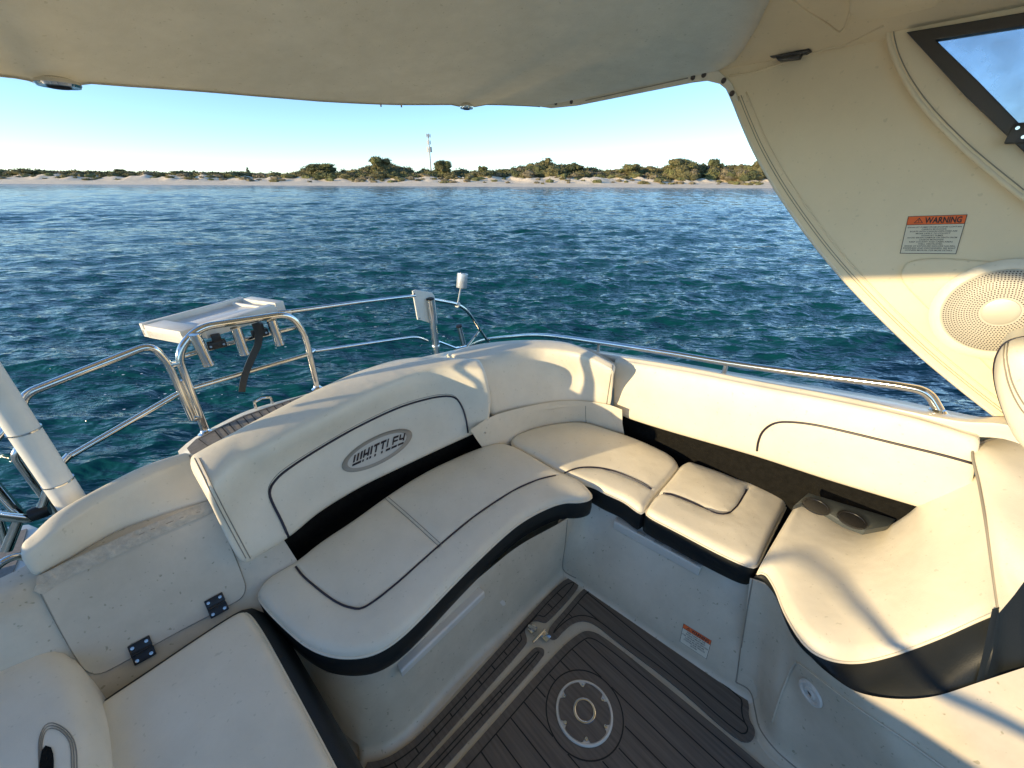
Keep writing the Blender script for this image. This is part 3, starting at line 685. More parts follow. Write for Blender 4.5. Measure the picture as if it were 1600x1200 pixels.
# corner headrest at the right frame edge, below the speaker
t7 = thing('headrest', 'padded cream headrest with double stitching, cut by the right frame edge', 'headrest', PL(1600, 700, 1.2))
def PLr(pk, L): return [PL(a, b, L) for a, b in pk]
prof = [(1588, 690), (1570, 655), (1555, 610), (1551, 575), (1562, 545), (1582, 532), (1620, 528), (1700, 530), (1780, 545), (1800, 600), (1780, 660), (1700, 720), (1630, 725)]
pf = chaikin([PL(a, b, 1.36) for a, b in prof], 2); rows = []
for dl, s_ in ((.14, .98), (.02, 1.0), (.0, .99), (-.02, .96), (-.036, .90), (-.044, .8), (-.048, .5), (-.05, .02)):
    c_ = sum(pf, Vector())/len(pf); rows.append([c_+(p-c_)*s_+RV*dl for p in pf])
rows = [r_+[r_[0]] for r_ in rows]; o7 = grid(rows).build('pad', M['vinyl'], t7, autos=0)
T7 = bvh(o7)
for pk in ([(1571, 536), (1569, 560), (1576, 600), (1596, 640), (1625, 668)], [(1576, 534), (1574, 560), (1582, 598), (1602, 634), (1625, 655)]):
    mb = MB(); mb.tube(cord(T7, pk, 0, .0008), .0013, 6); mb.build('stitching', M['thread'], t7, autos=0)
mb = MB(); mb.tube([p for p in rows[1]], .003, 6); mb.build('piping', M['piping'], t7, autos=0)

# ---- aft backrest with the badge
t8 = thing('backrest', 'large curved cream aft backrest carrying the oval badge, dark piping arch', 'backrest', P(600, 760, .45))
rails = [P3([(388, 877, .50), (450, 837, .50), (500, 797, .50), (560, 760, .50), (620, 730, .50), (690, 698, .50), (755, 671, .50)]),
         P3([(357, 815, .64), (405, 770, .64), (455, 736, .64), (530, 692, .64), (610, 656, .64), (690, 634, .64), (762, 630, .64)]),
         P3([(338, 772, .765), (378, 730, .768), (430, 702, .77), (510, 660, .77), (600, 615, .77), (680, 588, .77), (755, 588, .765)]),
         P3([(325, 745, .80), (365, 705, .805), (420, 680, .805), (505, 636, .805), (590, 598, .805), (675, 572, .805), (750, 572, .80)]),
         P3([(303, 712, .80), (345, 688, .805), (410, 653, .805), (490, 613, .805), (575, 577, .805), (650, 559, .805), (744, 561, .80)])]
AF = -FV
r5 = [p+AF*.03-UP*.06 for p in rails[4]]; r6 = [p+AF*.12-UP*.02 for p in rails[0]]
o8 = bolster(rails+[r5, r6], nu=80, nv=5, end=.022).build('pad', M['vinyl'], t8, autos=0)
T8 = bvh(o8)
arch = [(450, 838), (440, 815), (425, 785), (421, 768), (430, 750), (452, 731), (500, 700), (560, 666), (620, 638), (665, 624), (695, 619), (712, 622), (722, 636), (728, 655), (731, 676)]
mb = MB(); mb.tube(cord(T8, arch, 0, .0018), .0040, 8); mb.build('piping', M['piping'], t8, autos=0)
mb = MB(); mb.tube(cord(T8, [(a-2 if i < 6 else a-1, b-3) for i, (a, b) in enumerate(arch)][1:-1], 0, .0002), .0012, 6); mb.build('stitching', M['thread'], t8, autos=0)
for dx in (0, 7):
    mb = MB(); mb.tube(cord(T8, [(304+dx, 716), (318+dx, 745), (340+dx, 790), (372+dx, 850), (384+dx, 872)], 0, .0006), .0014, 6); mb.build('end_stitching', M['thread'], t8, autos=0)
# badge: oval ring and lettering worked in the plane of the photograph's badge and laid on the pad
def skin(T_, poly, up, step=9):                                      # thin sheet that follows the surface inside a picked outline
    o = np.array([(p[0], p[1]) for p in resamp([Vector((a, b, 0)) for a, b in poly+[poly[0]]], max(12, int(sum(math.dist(poly[i-1], poly[i]) for i in range(len(poly)))/step)))[:-1]])
    g = np.array([(x, y) for x in np.arange(o[:, 0].min(), o[:, 0].max(), step) for y in np.arange(o[:, 1].min(), o[:, 1].max(), step)])
    if len(g): g = g[inside(g, o)]; g = g[dseg(g, o, True) > step*.4]
    r_ = geometry.delaunay_2d_cdt([Vector(p) for p in np.concatenate([o, g]).tolist()], [], [list(range(len(o)))], 1, 1e-6)
    mb_ = MB(); mb_.add([hit(T_, v.x, v.y, up)[0] for v in r_[0]], [tuple(f) for f in r_[2]])
    k = len(o); ps = [hit(T_, a, b, up) for a, b in o]; mb_.add([p for p, _ in ps]+[p-q*(up+.001) for p, q in ps], [(i, (i+1) % k, k+(i+1) % k, k+i) for i in range(k)])
    return mb_
def decal(mbx, T_, poly, up, mi=0):
    ps = [hit(T_, a, b, up) for a, b in poly]; n = len(ps)
    tri = geometry.tessellate_polygon([[p for p, _ in ps]])
    top = [p for p, _ in ps]; lo = [p-nn*(up+.0012) for p, nn in ps]
    mbx.add(top+lo, [tuple(t) for t in tri]+[(i, n+i, n+(i+1) % n, (i+1) % n) for i in range(n)], mi)
bd = thing('badge', 'oval silver-grey badge with dark stylised lettering on the aft backrest', 'badge', hit(T8, 589, 704)[0])
ec, ea, eb, th = (589, 704), 61, 21.0, R(-27.5)
def ell(sx, sy, n=48, dx=0, dy=0):
    return [(ec[0]+dx+ea*sx*math.cos(t)*math.cos(th)-eb*sy*math.sin(t)*math.sin(th), ec[1]+dy+ea*sx*math.cos(t)*math.sin(th)+eb*sy*math.sin(t)*math.cos(th)) for t in [2*math.pi*k/n for k in range(n)]]
mb = MB(); outer = [hit(T8, a, b, .0022) for a, b in ell(1, 1)]; innr = [hit(T8, a, b, .0022) for a, b in ell(.84, .76)]
n = 48; mb.add([p for p, _ in outer]+[p for p, _ in innr]+[p-q*.004 for p, q in outer], [(i, (i+1) % n, n+(i+1) % n, n+i) for i in range(n)]+[(i, 2*n+i, 2*n+(i+1) % n, (i+1) % n) for i in range(n)])
mb.build('oval_ring', M['grey'], bd, autos=0)
mb = MB(); grid([[hit(T8, a, b, .0010)[0] for a, b in ell(.845*k, .765*k)] for k in (1, .85, .7, .55, .4, .25, .1, .01)], mb, closed=True); mb.build('field', M['lightvinyl'], bd, autos=0)
Bv = lambda x0, y0, x1, y1: (x0, y0, x1, y1)
LET = {'W': [(0, .32, .2, 1), (.4, .32, .6, 1), (.8, .32, 1, 1), (0, 0, 1, .2)], 'H': [(0, .32, .26, 1), (.74, .32, 1, 1), (.26, .46, .74, .64), (0, 0, .26, .18), (.74, 0, 1, .18)],
       'I': [(0, .32, 1, 1), (0, 0, 1, .18)], 'T': [(0, .82, 1, 1), (.36, .32, .64, .82), (.36, 0, .64, .18)], 'L': [(0, .32, .28, 1), (0, 0, 1, .18)],
       'E': [(0, .32, .26, .82), (0, .82, 1, 1), (.26, .50, 1, .64), (0, 0, 1, .18)], 'Y': [(0, .5, .26, 1), (.26, .46, .74, .62), (.74, .32, 1, 1), (0, 0, 1, .18)]}
def lmap(s, t):                                                    # s along the word, t up the letters
    bx, by = 550+(630-550)*s, 727.5+(692-727.5)*s                  # baseline
    hx, hy = 2.0, -16.5-3.0*math.sin(math.pi*s)
    return bx+hx*t, by+hy*t+1.5
mb = MB(); x = 0; wd = [('W', 1.5), ('H', 1.0), ('I', .3), ('T', .95), ('T', .95), ('L', .75), ('E', .9), ('Y', .95)]; tot = sum(a for _, a in wd)+.22*7
for ch, cw in wd:
    for x0, y0, x1, y1 in LET[ch]:
        sl_ = lambda xx, yy: lmap((x+xx*cw+.16*yy)/tot, yy)
        decal(mb, T8, [sl_(x0, y0), sl_(x1, y0), sl_(x1, y1), sl_(x0, y1)], .0030)
    x += cw+.22
mb.build('lettering', M['ink'], bd, smooth=False)

# ---- corner backrest
t9 = thing('backrest', 'cream corner backrest curving round where the aft and side seats meet', 'backrest', P(850, 640, .48))
rails = [P3([(775, 655, .52), (800, 648, .52), (850, 640, .52), (900, 635, .52), (948, 638, .52)]),
         P3([(768, 610, .66), (800, 600, .66), (850, 590, .66), (902, 590, .66), (952, 608, .66)]),
         P3([(748, 572, .775), (795, 560, .775), (845, 552, .775), (905, 560, .775), (954, 582, .775)]),
         P3([(722, 560, .80), (775, 547, .80), (835, 541, .80), (900, 547, .80), (956, 574, .795)]),
         P3([(703, 552, .80), (755, 537, .80), (830, 531, .80), (893, 537, .80), (957, 568, .795)])]
o9 = bolster(rails+[[p+AF*.03+RV*.02-UP*.06 for p in rails[4]], [p+AF*.08+RV*.05 for p in rails[0]]], nu=60, nv=5, end=.018).build('pad', M['vinyl'], t9, autos=0)
T9 = bvh(o9)
mb = MB(); mb.tube(cord(T9, [(947, 636), (951, 610), (955, 585), (957, 571)], 0, .001), .0016, 6); mb.build('stitching', M['thread'], t9, autos=0)
# ---- side backrest along the gunwale
tA = thing('backrest', 'long straight cream side backrest under the gunwale rail with dark curved piping', 'backrest', PL(1200, 700, 1.45))
rails = [PLs([(962, 640), (985, 650), (1040, 667), (1100, 684), (1184, 708), (1300, 745), (1437, 786), (1500, 806)], 1.455),
         PLs([(963, 600), (985, 606), (1040, 618), (1100, 632), (1184, 652), (1300, 682), (1437, 722), (1510, 742)], 1.430),
         PLs([(964, 570), (985, 573), (1040, 584), (1100, 595), (1184, 612), (1300, 634), (1420, 660), (1520, 690)], 1.440),
         PLs([(964, 562), (985, 565), (1040, 574), (1100, 585), (1184, 602), (1300, 624), (1420, 650), (1522, 680)], 1.460)]
oA = bolster(rails+[[p+RV*.03-UP*.015 for p in rails[3]], [p+RV*.03 for p in rails[0]]], nu=70, nv=5, end=.012).build('pad', M['vinyl'], tA, autos=0)
TA = bvh(oA)
pk = [(1183, 704), (1185, 690), (1192, 674), (1208, 662), (1230, 659), (1270, 663), (1330, 676), (1400, 693), (1470, 710), (1521, 724)]
mb = MB(); mb.tube(cord(TA, pk, 0, .0018), .0037, 8); mb.build('piping', M['piping'], tA, autos=0)
# ---- hatch pad on the far left
tB = thing('transom_pad', 'thick cream padded roll on top of the transom hatch at the left', 'cushion', P(200, 830, .6))
rails = [P3([(72, 893, .64), (110, 872, .64), (180, 832, .64), (250, 806, .64), (325, 783, .64)]),
         P3([(50, 868, .70), (100, 835, .71), (170, 790, .71), (240, 755, .71), (308, 728, .70)]),
         P3([(46, 852, .72), (95, 820, .735), (165, 775, .735), (235, 740, .735), (300, 715, .72)]),
         P3([(48, 838, .725), (90, 800, .745), (160, 760, .745), (225, 728, .745), (283, 709, .73)])]
oB = bolster(rails+[[p+AF*.03-UP*.05 for p in rails[3]], [p+AF*.1 for p in rails[0]]], nu=50, nv=5, end=.02).build('pad', M['vinyl'], tB, autos=0)
TB = bvh(oB)
mb = MB(); mb.tube(cord(TB, [(296, 712), (312, 745), (326, 778)], 0, .001), .002, 6); mb.build('end_seam', M['thread'], tB, autos=0)

# ---- pocket behind the side seats, shelf and cup holders
mb = MB(); N_ = 40
tp = resamp(PLs([(975, 640), (1100, 675), (1300, 732), (1437, 772), (1500, 790)], 1.53), N_); bt = [Vector((p.x, p.y, .33)) for p in tp]
grid([tp, bt], mb); inn = [p-RV*.34 for p in bt]; grid([bt, inn], mb)
mb.build('side_pocket_lining', M['carpet'], boat, smooth=False)
mb = MB()
tp = resamp([p+AF*.06+UP*.04 for p in cr(P3([(380, 880, .50), (450, 837, .50), (500, 797, .50), (560, 760, .50), (620, 730, .50), (690, 698, .50), (768, 660, .50)]), 5)], N_)
bt = [Vector((p.x, p.y, .36)) for p in tp]; inn = [p-AF*.22 for p in bt]; grid([tp, bt, inn], mb)
mb.build('aft_pocket_lining', M['carpet'], boat, smooth=False)
sh = P3([(1240, 790, .56), (1263, 770, .56), (1330, 790, .56), (1400, 811, .56), (1388, 822, .56), (1352, 829, .56), (1320, 817, .56), (1290, 799, .56), (1256, 785, .56)])
mb = MB(); mb.slab(sh, .02); mb.build('cup_shelf', mat('shelf_grey', (.06, .07, .07), .45), boat, bevel=.003)
for px, py in ((1275, 791), (1331, 812)):
    mb = MB(); mb.lathe(P(px, py, .561), UP, [(.038, -.003), (.038, .003), (.032, .003), (.031, .0012), (.001, .0012)], 30, cap=False); mb.build('cup_holder', M['black'], boat, autos=40)
# corner lining
mb = MB(); a = resamp(cr(P3([(735, 672, .56), (775, 648, .56), (850, 630, .56), (900, 626, .56), (945, 631, .56), (972, 640, .565)]), 6), 40)
b = resamp(cr(P3([(757, 704, .385), (790, 697, .385), (830, 677, .385), (870, 668, .385), (910, 665, .385), (945, 674, .385), (976, 683, .385)]), 6), 40)
o = grid([a, [p.lerp(q, .5)+AF*.006 for p, q in zip(a, b)], b]).build('corner_lining', M['vinyl'], boat, autos=0)
TC = bvh(o); mb = MB(); mb.tube(cord(TC, [(915, 634), (915, 650), (916, 662)], 0, .0005), .0014, 6); mb.build('lining_seam', M['thread'], boat, autos=0)
p, n_ = hit(TC, 757, 676, .001); mb = MB(); mb.lathe(p, n_, [(.006, 0), (.005, .003), (.001, .004)], 12); mb.build('snap', M['chrome'], boat)
# ---- gunwale: lip, side deck, outer topsides
lipt = cr(PLs([(925, 551), (960, 556), (1100, 583), (1200, 600), (1300, 619), (1400, 638), (1460, 650), (1510, 658), (1560, 660), (1600, 668)], 1.475), 5)
lipb = cr(PLs([(925, 558), (960, 565), (1100, 591), (1200, 610), (1300, 632), (1400, 655), (1460, 668), (1510, 680), (1565, 684), (1600, 695)], 1.475), 5)
out_ = cr([PL(a, b, 1.565) for a, b in [(925, 546), (1040, 563), (1200, 591), (1300, 607), (1400, 624), (1480, 641), (1530, 651), (1566, 651), (1640, 655)]], 5)
N_ = 80; lt_, lb_, ot_ = resamp(lipt, N_), resamp(lipb, N_), resamp(out_, N_)
rows = [[p+RV*.03 for p in lb_], [p-RV*.004 for p in lb_], [p.lerp(q, .5)-RV*.009 for p, q in zip(lt_, lb_)], [p-RV*.005-UP*.001 for p in lt_], [p+RV*.004+UP*.001 for p in lt_], ot_, [p+RV*.03-UP*.02 for p in ot_], [p+RV*.045-UP*.07 for p in ot_], [Vector((p.x, p.y, .1))+RV*.0 for p in ot_], [Vector((p.x, p.y, -.6))-RV*.25 for p in ot_]]
og = grid(rows).build('side_gunwale', M['gelw'], boat, autos=60)
# corner and transom top
inner = P3([(283, 712, .66), (330, 700, .70), (400, 668, .72), (500, 622, .72), (600, 585, .72), (680, 562, .72), (740, 555, .72), (800, 545, .72), (860, 545, .73), (905, 552, .74), (955, 566, .75)])
outer = P3([(278, 705, .66), (300, 686, .69), (330, 669, .70), (378, 645, .70), (417, 632, .70), (488, 613, .70), (560, 588, .70), (640, 563, .71), (705, 548, .72), (760, 536, .74), (830, 533, .76), (890, 538, .77), (926, 546, .775)])
i_, o_ = resamp(cr(inner, 6), 60), resamp(cr(outer, 6), 60)
rows = [[p-AF*.0-UP*.12+FV*.06 for p in i_], [p+FV*.04 for p in i_], o_, [p+AF*.015-UP*.012 for p in o_], [p+AF*.02-UP*.05 for p in o_], [Vector((p.x, p.y, .25))-AF*.02 for p in o_], [Vector((p.x, p.y, -.6)) for p in o_]]
grid(rows).build('transom_top', M['gelw'], boat, autos=50)
mb = MB(); outl = [(292, 700), (306, 686), (334, 671), (380, 649), (418, 636), (470, 619), (497, 613), (497, 622), (440, 644), (380, 672), (330, 700), (300, 712)]
poly = [Vector((p.x, p.y, .712)) for p in PS(outl, .712)]; mb.slab(poly, .006)
lin = []
for k in range(14):
    a_ = Vector((334+(490-334)*k/13, 671+(615-671)*k/13, 0)); q1_ = P(a_.x, a_.y, .713); q2_ = P(a_.x+12, a_.y+14, .713); lin.append((q1_-(q2_-q1_), q2_+(q2_-q1_)))
strips(mb, ccw(poly), .012, lin, .7135, lw=.004)
mb.build('transom_mat', [M['tan'], M['caulk']], boat, smooth=False)
p = P(413, 634, .705); mb = MB(); mb.tube([p-D2*.03, p-D2*.028+UP*.028, p+UP*.036, p+D2*.028+UP*.028, p+D2*.03], .006, 8); mb.build('deck_eye', M['chrome'], boat)
# ---- transom hatch wall at the left
up_ = resamp(cr(P3([(-120, 1000, .64), (0, 943, .64), (62, 908, .64), (120, 878, .64), (200, 841, .64), (330, 789, .64), (352, 782, .64), (400, 775, .60)]), 5), 60)
lo_ = resamp(cr(P3([(-40, 1160, .40), (60, 1110, .40), (128, 1072, .40), (200, 1030, .40), (300, 975, .40), (392, 927, .40), (415, 915, .40), (470, 885, .40)]), 5), 60)
rows = [[p+AF*.10+UP*.0 for p in up_], up_]+[[p.lerp(q, t) for p, q in zip(up_, lo_)] for t in (.2, .4, .6, .8, .93)]+[[q+FV*.012-UP*.012 for q in lo_], [q+FV*.05-UP*.03 for q in lo_], [q+FV*.07-UP*.06 for q in lo_], [q+FV*.08-UP*.38 for q in lo_]]
oh = grid(rows).build('transom_wall', M['gel'], boat, autos=0); TH = bvh(oh)
hatch = thing('transom_hatch', 'large cream transom hatch lid hung on two black hinges at the left', 'hatch', P(220, 950, .45))
ol = chaikin([Vector(q) for q in [(58, 915, 0), (64, 926, 0), (95, 985, 0), (124, 1034, 0), (136, 1048, 0), (152, 1053, 0), (172, 1046, 0), (260, 996, 0), (358, 945, 0), (377, 935, 0), (384, 922, 0), (381, 905, 0), (342, 808, 0), (333, 790, 0), (200, 842, 0)]], 1)
skin(TH, [(p.x, p.y) for p in ol], .005).build('lid', M['gel'], hatch, autos=30)
mb = MB(); mb.tube([hit(TH, p.x, p.y, .003)[0] for p in resamp(ol+[ol[0]], 160)], .0022, 6); mb.build('lid_gap', M['thread'], hatch, autos=0)
skin(TH, [(52, 922), (60, 905), (110, 880), (200, 838), (328, 785), (336, 800), (250, 836), (160, 878), (95, 910), (66, 930)], .0085).build('worn_strip', M['dirt'], hatch, autos=30)
for (px, py) in ((339, 945), (223, 1015)):
    p, n_ = hit(TH, px, py, .009); tx = (hit(TH, px+20, py-11, .009)[0]-p).normalized(); ty = n_.cross(tx)
    hg = thing('hinge', 'black four-screw hinge on the hatch, %s' % ('the right-hand one nearer the seat' if px > 300 else 'the left-hand one nearer the camera'), 'hinge', p, 'black hinges of the transom hatch')
    mb = MB(); mb.box(p+ty*.014, tx*.022, ty*.0125, n_*.003); mb.build('leaf', M['black'], hg, bevel=.0025)
    mb = MB(); mb.box(p-ty*.014, tx*.022, ty*.0125, n_*.003); mb.build('leaf', M['black'], hg, bevel=.0025)
    mb = MB(); mb.tube([p-tx*.021+n_*.003, p+tx*.021+n_*.003], .0042, 10); mb.build('pin', M['black'], hg)
    for sx in (-1, 1):
        for sy in (-1, 1):
            mb = MB(); mb.lathe(p+tx*.014*sx+ty*.017*sy+n_*.003, n_, [(.0045, 0), (.004, .0014), (.0018, .0016), (.0014, .0008)], 10); mb.build('screw', M['chrome'], hg)
# base under the near-left cushion, and the seat in front of it
mb = MB(); pl = ccw(chaikin([P(a, b, .42) for a, b in [(150, 1108), (240, 1048), (376, 957), (388, 958), (440, 1045), (530, 1215), (590, 1330), (400, 1450), (160, 1450)]], 2)); q = offset_poly(pl, .035)
q = q+[q[0]]; grid([[Vector((p.x, p.y, .33)) for p in q], [Vector((p.x, p.y, 0)) for p in q]], mb); mb.build('near_seat_base', M['gel'], boat, autos=0)
tD, oD = pad('backrest', 'plain cream backrest with a stitched black pocket, cut by the bottom left corner', 'backrest',
    [(-200, 990), (-60, 962), (0, 962), (35, 970), (80, 994), (118, 1034), (142, 1085), (152, 1130), (157, 1200), (160, 1300), (150, 1450), (-200, 1450)], .50, er=.035, crown=.02, it=2, dark_sides=False, piping=False, band=.3)
TD = bvh(oD); skin(TD, [(60, 1240), (62, 1195), (66, 1172), (72, 1165), (80, 1168), (84, 1180), (84, 1240)], .002).build('pocket', M['carpet'], tD, smooth=False)
for dd in (0, 4, 8):
    mb = MB(); mb.tube(cord(TD, [(66-dd*.6, 1200), (66-dd*.6, 1160-dd*.5), (74-dd*.2, 1140-dd), (90, 1140-dd), (104+dd*.7, 1152-dd*.6), (111+dd, 1172), (112+dd, 1230)], 0, .0006), .0009, 6); mb.build('stitching', M['thread'], tD, autos=0)
# port side of the boat (outside the frame, throws the shade over the cockpit)
mb = MB(); mb.box(LF(-1.16, .10, .24), RV*.13, FV*2.1, UP*.60); mb.build('port_coaming', M['gelw'], boat, bevel=.03)
mb = MB(); mb.tube(fil([LF(-1.15, -.7, .80), LF(-1.15, -.62, .96), LF(-1.15, 1.9, .98), LF(-1.15, 2.0, .80)], .06), .013, 10)
for f_ in (0, .6, 1.2): mb.tube([LF(-1.15, f_, .80), LF(-1.15, f_, .97)], .011, 8)
mb.build('port_rail', M['chrome'], boat)
mb = MB(); rows = []
for F_ in (-2.0, -1.1, -.6, 0, 1, 2.2): rows.append([LF(-1.29, F_, .77), LF(-1.32, F_, .5), LF(-1.2, F_, 0), LF(-.9, F_, -.6)])
grid(rows).build('port_topsides', M['gelw'], boat, autos=30)

# ---- swim platform scraps at the far left
mb = MB(); pf_ = PS([(60, 824), (45, 818), (10, 822), (-80, 790), (-300, 900), (-200, 1100), (0, 990), (75, 900), (80, 860)], .22); mb.slab(pf_, .10); mb.build('swim_platform', M['gelw'], boat, bevel=.012)
mb = MB(); pf2 = PS([(42, 826), (12, 834), (-60, 812), (-200, 900), (-100, 980), (0, 940), (30, 868)], .228); mb.slab(pf2, .006)
strips(mb, ccw(pf2), .02, fan(P(20, 850, .23), D2, .06, S2, -8, 8, .8), .2295, lw=.005); mb.build('platform_mat', [M['tan'], M['caulk']], boat, smooth=False)

# ---- stainless rails
SA, SB = P(322, 676, .70), P(495, 606, .70)
def SV(px, py): return PV(px, py, (SA.x, SA.y), (SB.x, SB.y))
def SVs(pk): return [SV(a, b) for a, b in pk]
def SO(pk, off): return [PV(a, b, (SA.x+AF.x*off, SA.y+AF.y*off), (SB.x+AF.x*off, SB.y+AF.y*off)) for a, b in pk]
rk = thing('rack_frame', 'stainless hoop frame standing on the transom under the white bait board', 'rail', SA)
mb = MB(); mb.tube(fil(SVs([(322, 676), (276, 552), (308, 512), (452, 490), (476, 520), (496, 607)]), .09, 8), .0125, 12); mb.build('hoop', M['chrome'], rk)
mb = MB(); mb.tube(SVs([(302, 606), (480, 554)]), .008, 10); mb.build('cross_bar', M['chrome'], rk)
mb = MB(); mb.tube(SO([(281, 558), (345, 540), (466, 511)], .03), .008, 10); mb.build('cross_bar', M['chrome'], rk)
for px, py in ((322, 676), (496, 607)):
    mb = MB(); mb.lathe(SV(px, py)-UP*.004, UP, [(.024, 0), (.024, .005), (.016, .012), (.013, .02)], 20); mb.build('foot_flange', M['chrome'], rk)
mb = MB(); mb.tube([SV(284, 594), SV(311, 655)], .008, 10)
mb.build('latch_tube', M['chrome'], rk)
for q_ in ((274, 568), (309, 652)):
    mb = MB(); mb.box(SV(*q_), D2*.012, UP*.006, AF*.014); mb.build('hinge_clamp', M['chrome'], rk, bevel=.002)
for i, (a, b) in enumerate((((304, 522), (326, 570)), ((368, 512), (382, 553)), ((424, 500), (437, 538)))):
    lab = ('left', 'middle', 'right')[i]; p0, p1 = SO([a, b], -.03)
    rh = thing('rod_holder', 'stainless rod holder tube hanging under the bait board, %s of the three' % lab, 'rod holder', p1, 'rod holders under the bait board')
    mb = MB(); mb.tube([p0, p1], .0165, 16); mb.build('tube', M['chrome'], rh)
    mb = MB(); mb.lathe(p1, (p1-p0), [(.0178, -.006), (.0178, .001), (.0155, .0015)], 16); mb.build('end_rim', M['chrome'], rh)
for i, (px, py) in enumerate(((339, 538), (406, 520))):
    cl = thing('rail_clamp', 'black bolted rail clamp on the rack cross bar, %s' % ('beside the left rod holder' if i == 0 else 'behind the hanging black strap'), 'clamp', SO([(px, py)], .03)[0], 'black clamps on the rack')
    p = SO([(px, py)], .02)[0]; mb = MB(); mb.box(p, D2*.028, UP*.013, AF*.012); mb.box(p+UP*.022-D2*.004, D2*.014, UP*.014, AF*.012); mb.build('body', M['black'], cl, bevel=.004)
    for s_ in (-1, 1):
        mb = MB(); mb.lathe(p+D2*.019*s_-AF*.012, -AF, [(.005, 0), (.004, .003), (.001, .003)], 10); mb.build('bolt', M['chrome'], cl)
st = cr(SO([(399, 505), (404, 520), (403, 538), (395, 556), (385, 580), (380, 598), (378, 612)], -.01), 5)
mb = MB(); rows = []
for i, p in enumerate(st):
    t_ = (st[min(i+1, len(st)-1)]-st[max(i-1, 0)]).normalized(); s_ = t_.cross(AF).normalized(); w_ = .013-.003*i/len(st); rows.append([p+s_*w_+AF*.003, p+s_*w_-AF*.003, p-s_*w_-AF*.003, p-s_*w_+AF*.003])
grid(rows, mb, closed=True); o = mb.build('strap', M['black'], None, autos=30); tag(o, 'black webbing strap with a frayed end hanging from the bait board', 'strap')
# bait board
bb = thing('bait_board', 'white moulded bait board tray mounted on top of the rack hoop', 'bait board', P(320, 520, 1.07))
zt = 1.058
top = PS([(217, 507), (402, 458), (431, 468), (439, 487), (398, 499), (392, 502), (272, 529), (264, 527), (230, 535)], zt)
e1 = (P(402, 458, zt)-P(217, 507, zt)).normalized(); e2 = Vector((e1.y, -e1.x, 0))
o_ = P(217, 507, zt); L1 = (P(431, 468, zt)-o_).dot(e1); W1 = (P(406, 483, zt)-o_).dot(e2)
def bq(a, b, z=0): return o_+e1*a*L1+e2*b*W1+UP*z
mb = MB(); mb.slab([bq(0, 0, -.016), bq(.93, 0, -.016), bq(1, .25, -.016), bq(1, .9, -.016), bq(.86, .93, -.016), bq(.84, .99, -.016), bq(.2, .99, -.016), bq(.18, .93, -.016), bq(.0, .93, -.016)], .028); mb.build('board', M['white'], bb, bevel=.003)
for nm, a, b, hh in (('back_rim', (0, 0), (.93, .07), .004), ('front_rim', (.16, .84), (.86, 1.0), .0), ('end_wall', (.90, .10), (1.0, .92), .0), ('end_wall', (0, .10), (.16, .92), .0), ('divider', (.78, .11), (.81, .83), -.004)):
    mb = MB(); mb.slab([bq(a[0], a[1], hh), bq(b[0], a[1], hh), bq(b[0], b[1], hh), bq(a[0], b[1], hh)], .045); mb.build(nm, M['white'], bb, bevel=.003)
mb = MB(); mb.slab([bq(.2, .42, -.010), bq(.76, .42, -.010), bq(.76, .80, -.010), bq(.2, .80, -.010)], .012); mb.build('cutting_plate', M['gelw'], bb, bevel=.002)
# boarding gate rail on the left
gr = thing('gate_rail', 'stainless gate rail on the left with one horizontal bar, hinged to the rack hoop', 'rail', SV(300, 655))
mb = MB(); mb.tube(fil(SVs([(36, 655), (33, 618), (236, 538), (262, 566), (301, 655)]), .05, 8), .011, 12); mb.build('hoop', M['chrome'], gr)
mb = MB(); mb.tube(SVs([(104, 716), (280, 614)]), .0085, 10); mb.tube(SVs([(98, 722), (110, 710)]), .010, 10); mb.build('cross_bar', M['chrome'], gr)
# right-hand stern rail
sr = thing('stern_rail', 'thin stainless stern rail of two bars running right from the rack to the post', 'rail', SO([(676, 555)], .12)[0])
mb = MB(); mb.tube(SO([(436, 488), (450, 487), (560, 472), (648, 462)], .05), .0085, 10); mb.build('top_bar', M['chrome'], sr)
mb = MB(); mb.tube(cr(SO([(486, 549), (500, 547), (620, 530), (650, 527), (668, 533)], .05), 4), .0075, 10); mb.build('lower_bar', M['chrome'], sr)
mb = MB(); mb.tube(fil(SO([(676, 468), (725, 477), (764, 536)], .06), .12, 8), .0105, 12); mb.build('bent_rail', M['chrome'], sr)
mb = MB(); mb.tube(SO([(748, 518), (728, 544)], .06), .008, 8); mb.build('brace', M['chrome'], sr)
mb = MB(); mb.tube(SO([(686, 534), (712, 544), (728, 541)], .06), .0075, 8); mb.build('brace', M['chrome'], sr)
mb = MB(); mb.box(SO([(449, 488)], .05)[0], D2*.014, UP*.008, AF*.006); mb.build('end_bracket', M['white'], sr, bevel=.002)
mb = MB(); mb.lathe(SO([(488, 549)], .05)[0], e1, [(.012, -.012), (.012, .004), (.009, .012)], 12); mb.build('end_socket', M['chrome'], sr)
ps = thing('mount_post', 'thick upright stainless post with a white mounting plate on its left', 'post', SO([(682, 556)], .06)[0])
a_, b_, c_ = SO([(672, 466), (681, 541), (683, 562)], .03)
mb = MB(); mb.tube([a_, b_], .0205, 20); mb.build('tube', M['chrome'], ps)
mb = MB(); mb.tube([b_, c_+(c_-b_)*2], .018, 20); mb.build('lower_tube', M['chrome'], ps)
mb = MB(); mb.lathe(b_, (a_-b_), [(.0235, -.006), (.0235, .008), (.0208, .012)], 20); mb.build('collar', M['chrome'], ps)
mb = MB(); mb.lathe(a_, (a_-b_), [(.0215, -.008), (.0215, .001), (.018, .002)], 20); mb.build('cap', M['black'], ps)
pp_ = SO([(645, 455), (650, 453), (675, 457), (679, 462), (684, 505), (680, 507), (657, 500), (653, 500)], .045); mb = MB(); mb.slab([p for p in pp_], AF*-.012); mb.build('mounting_plate', M['white'], ps, bevel=.002)
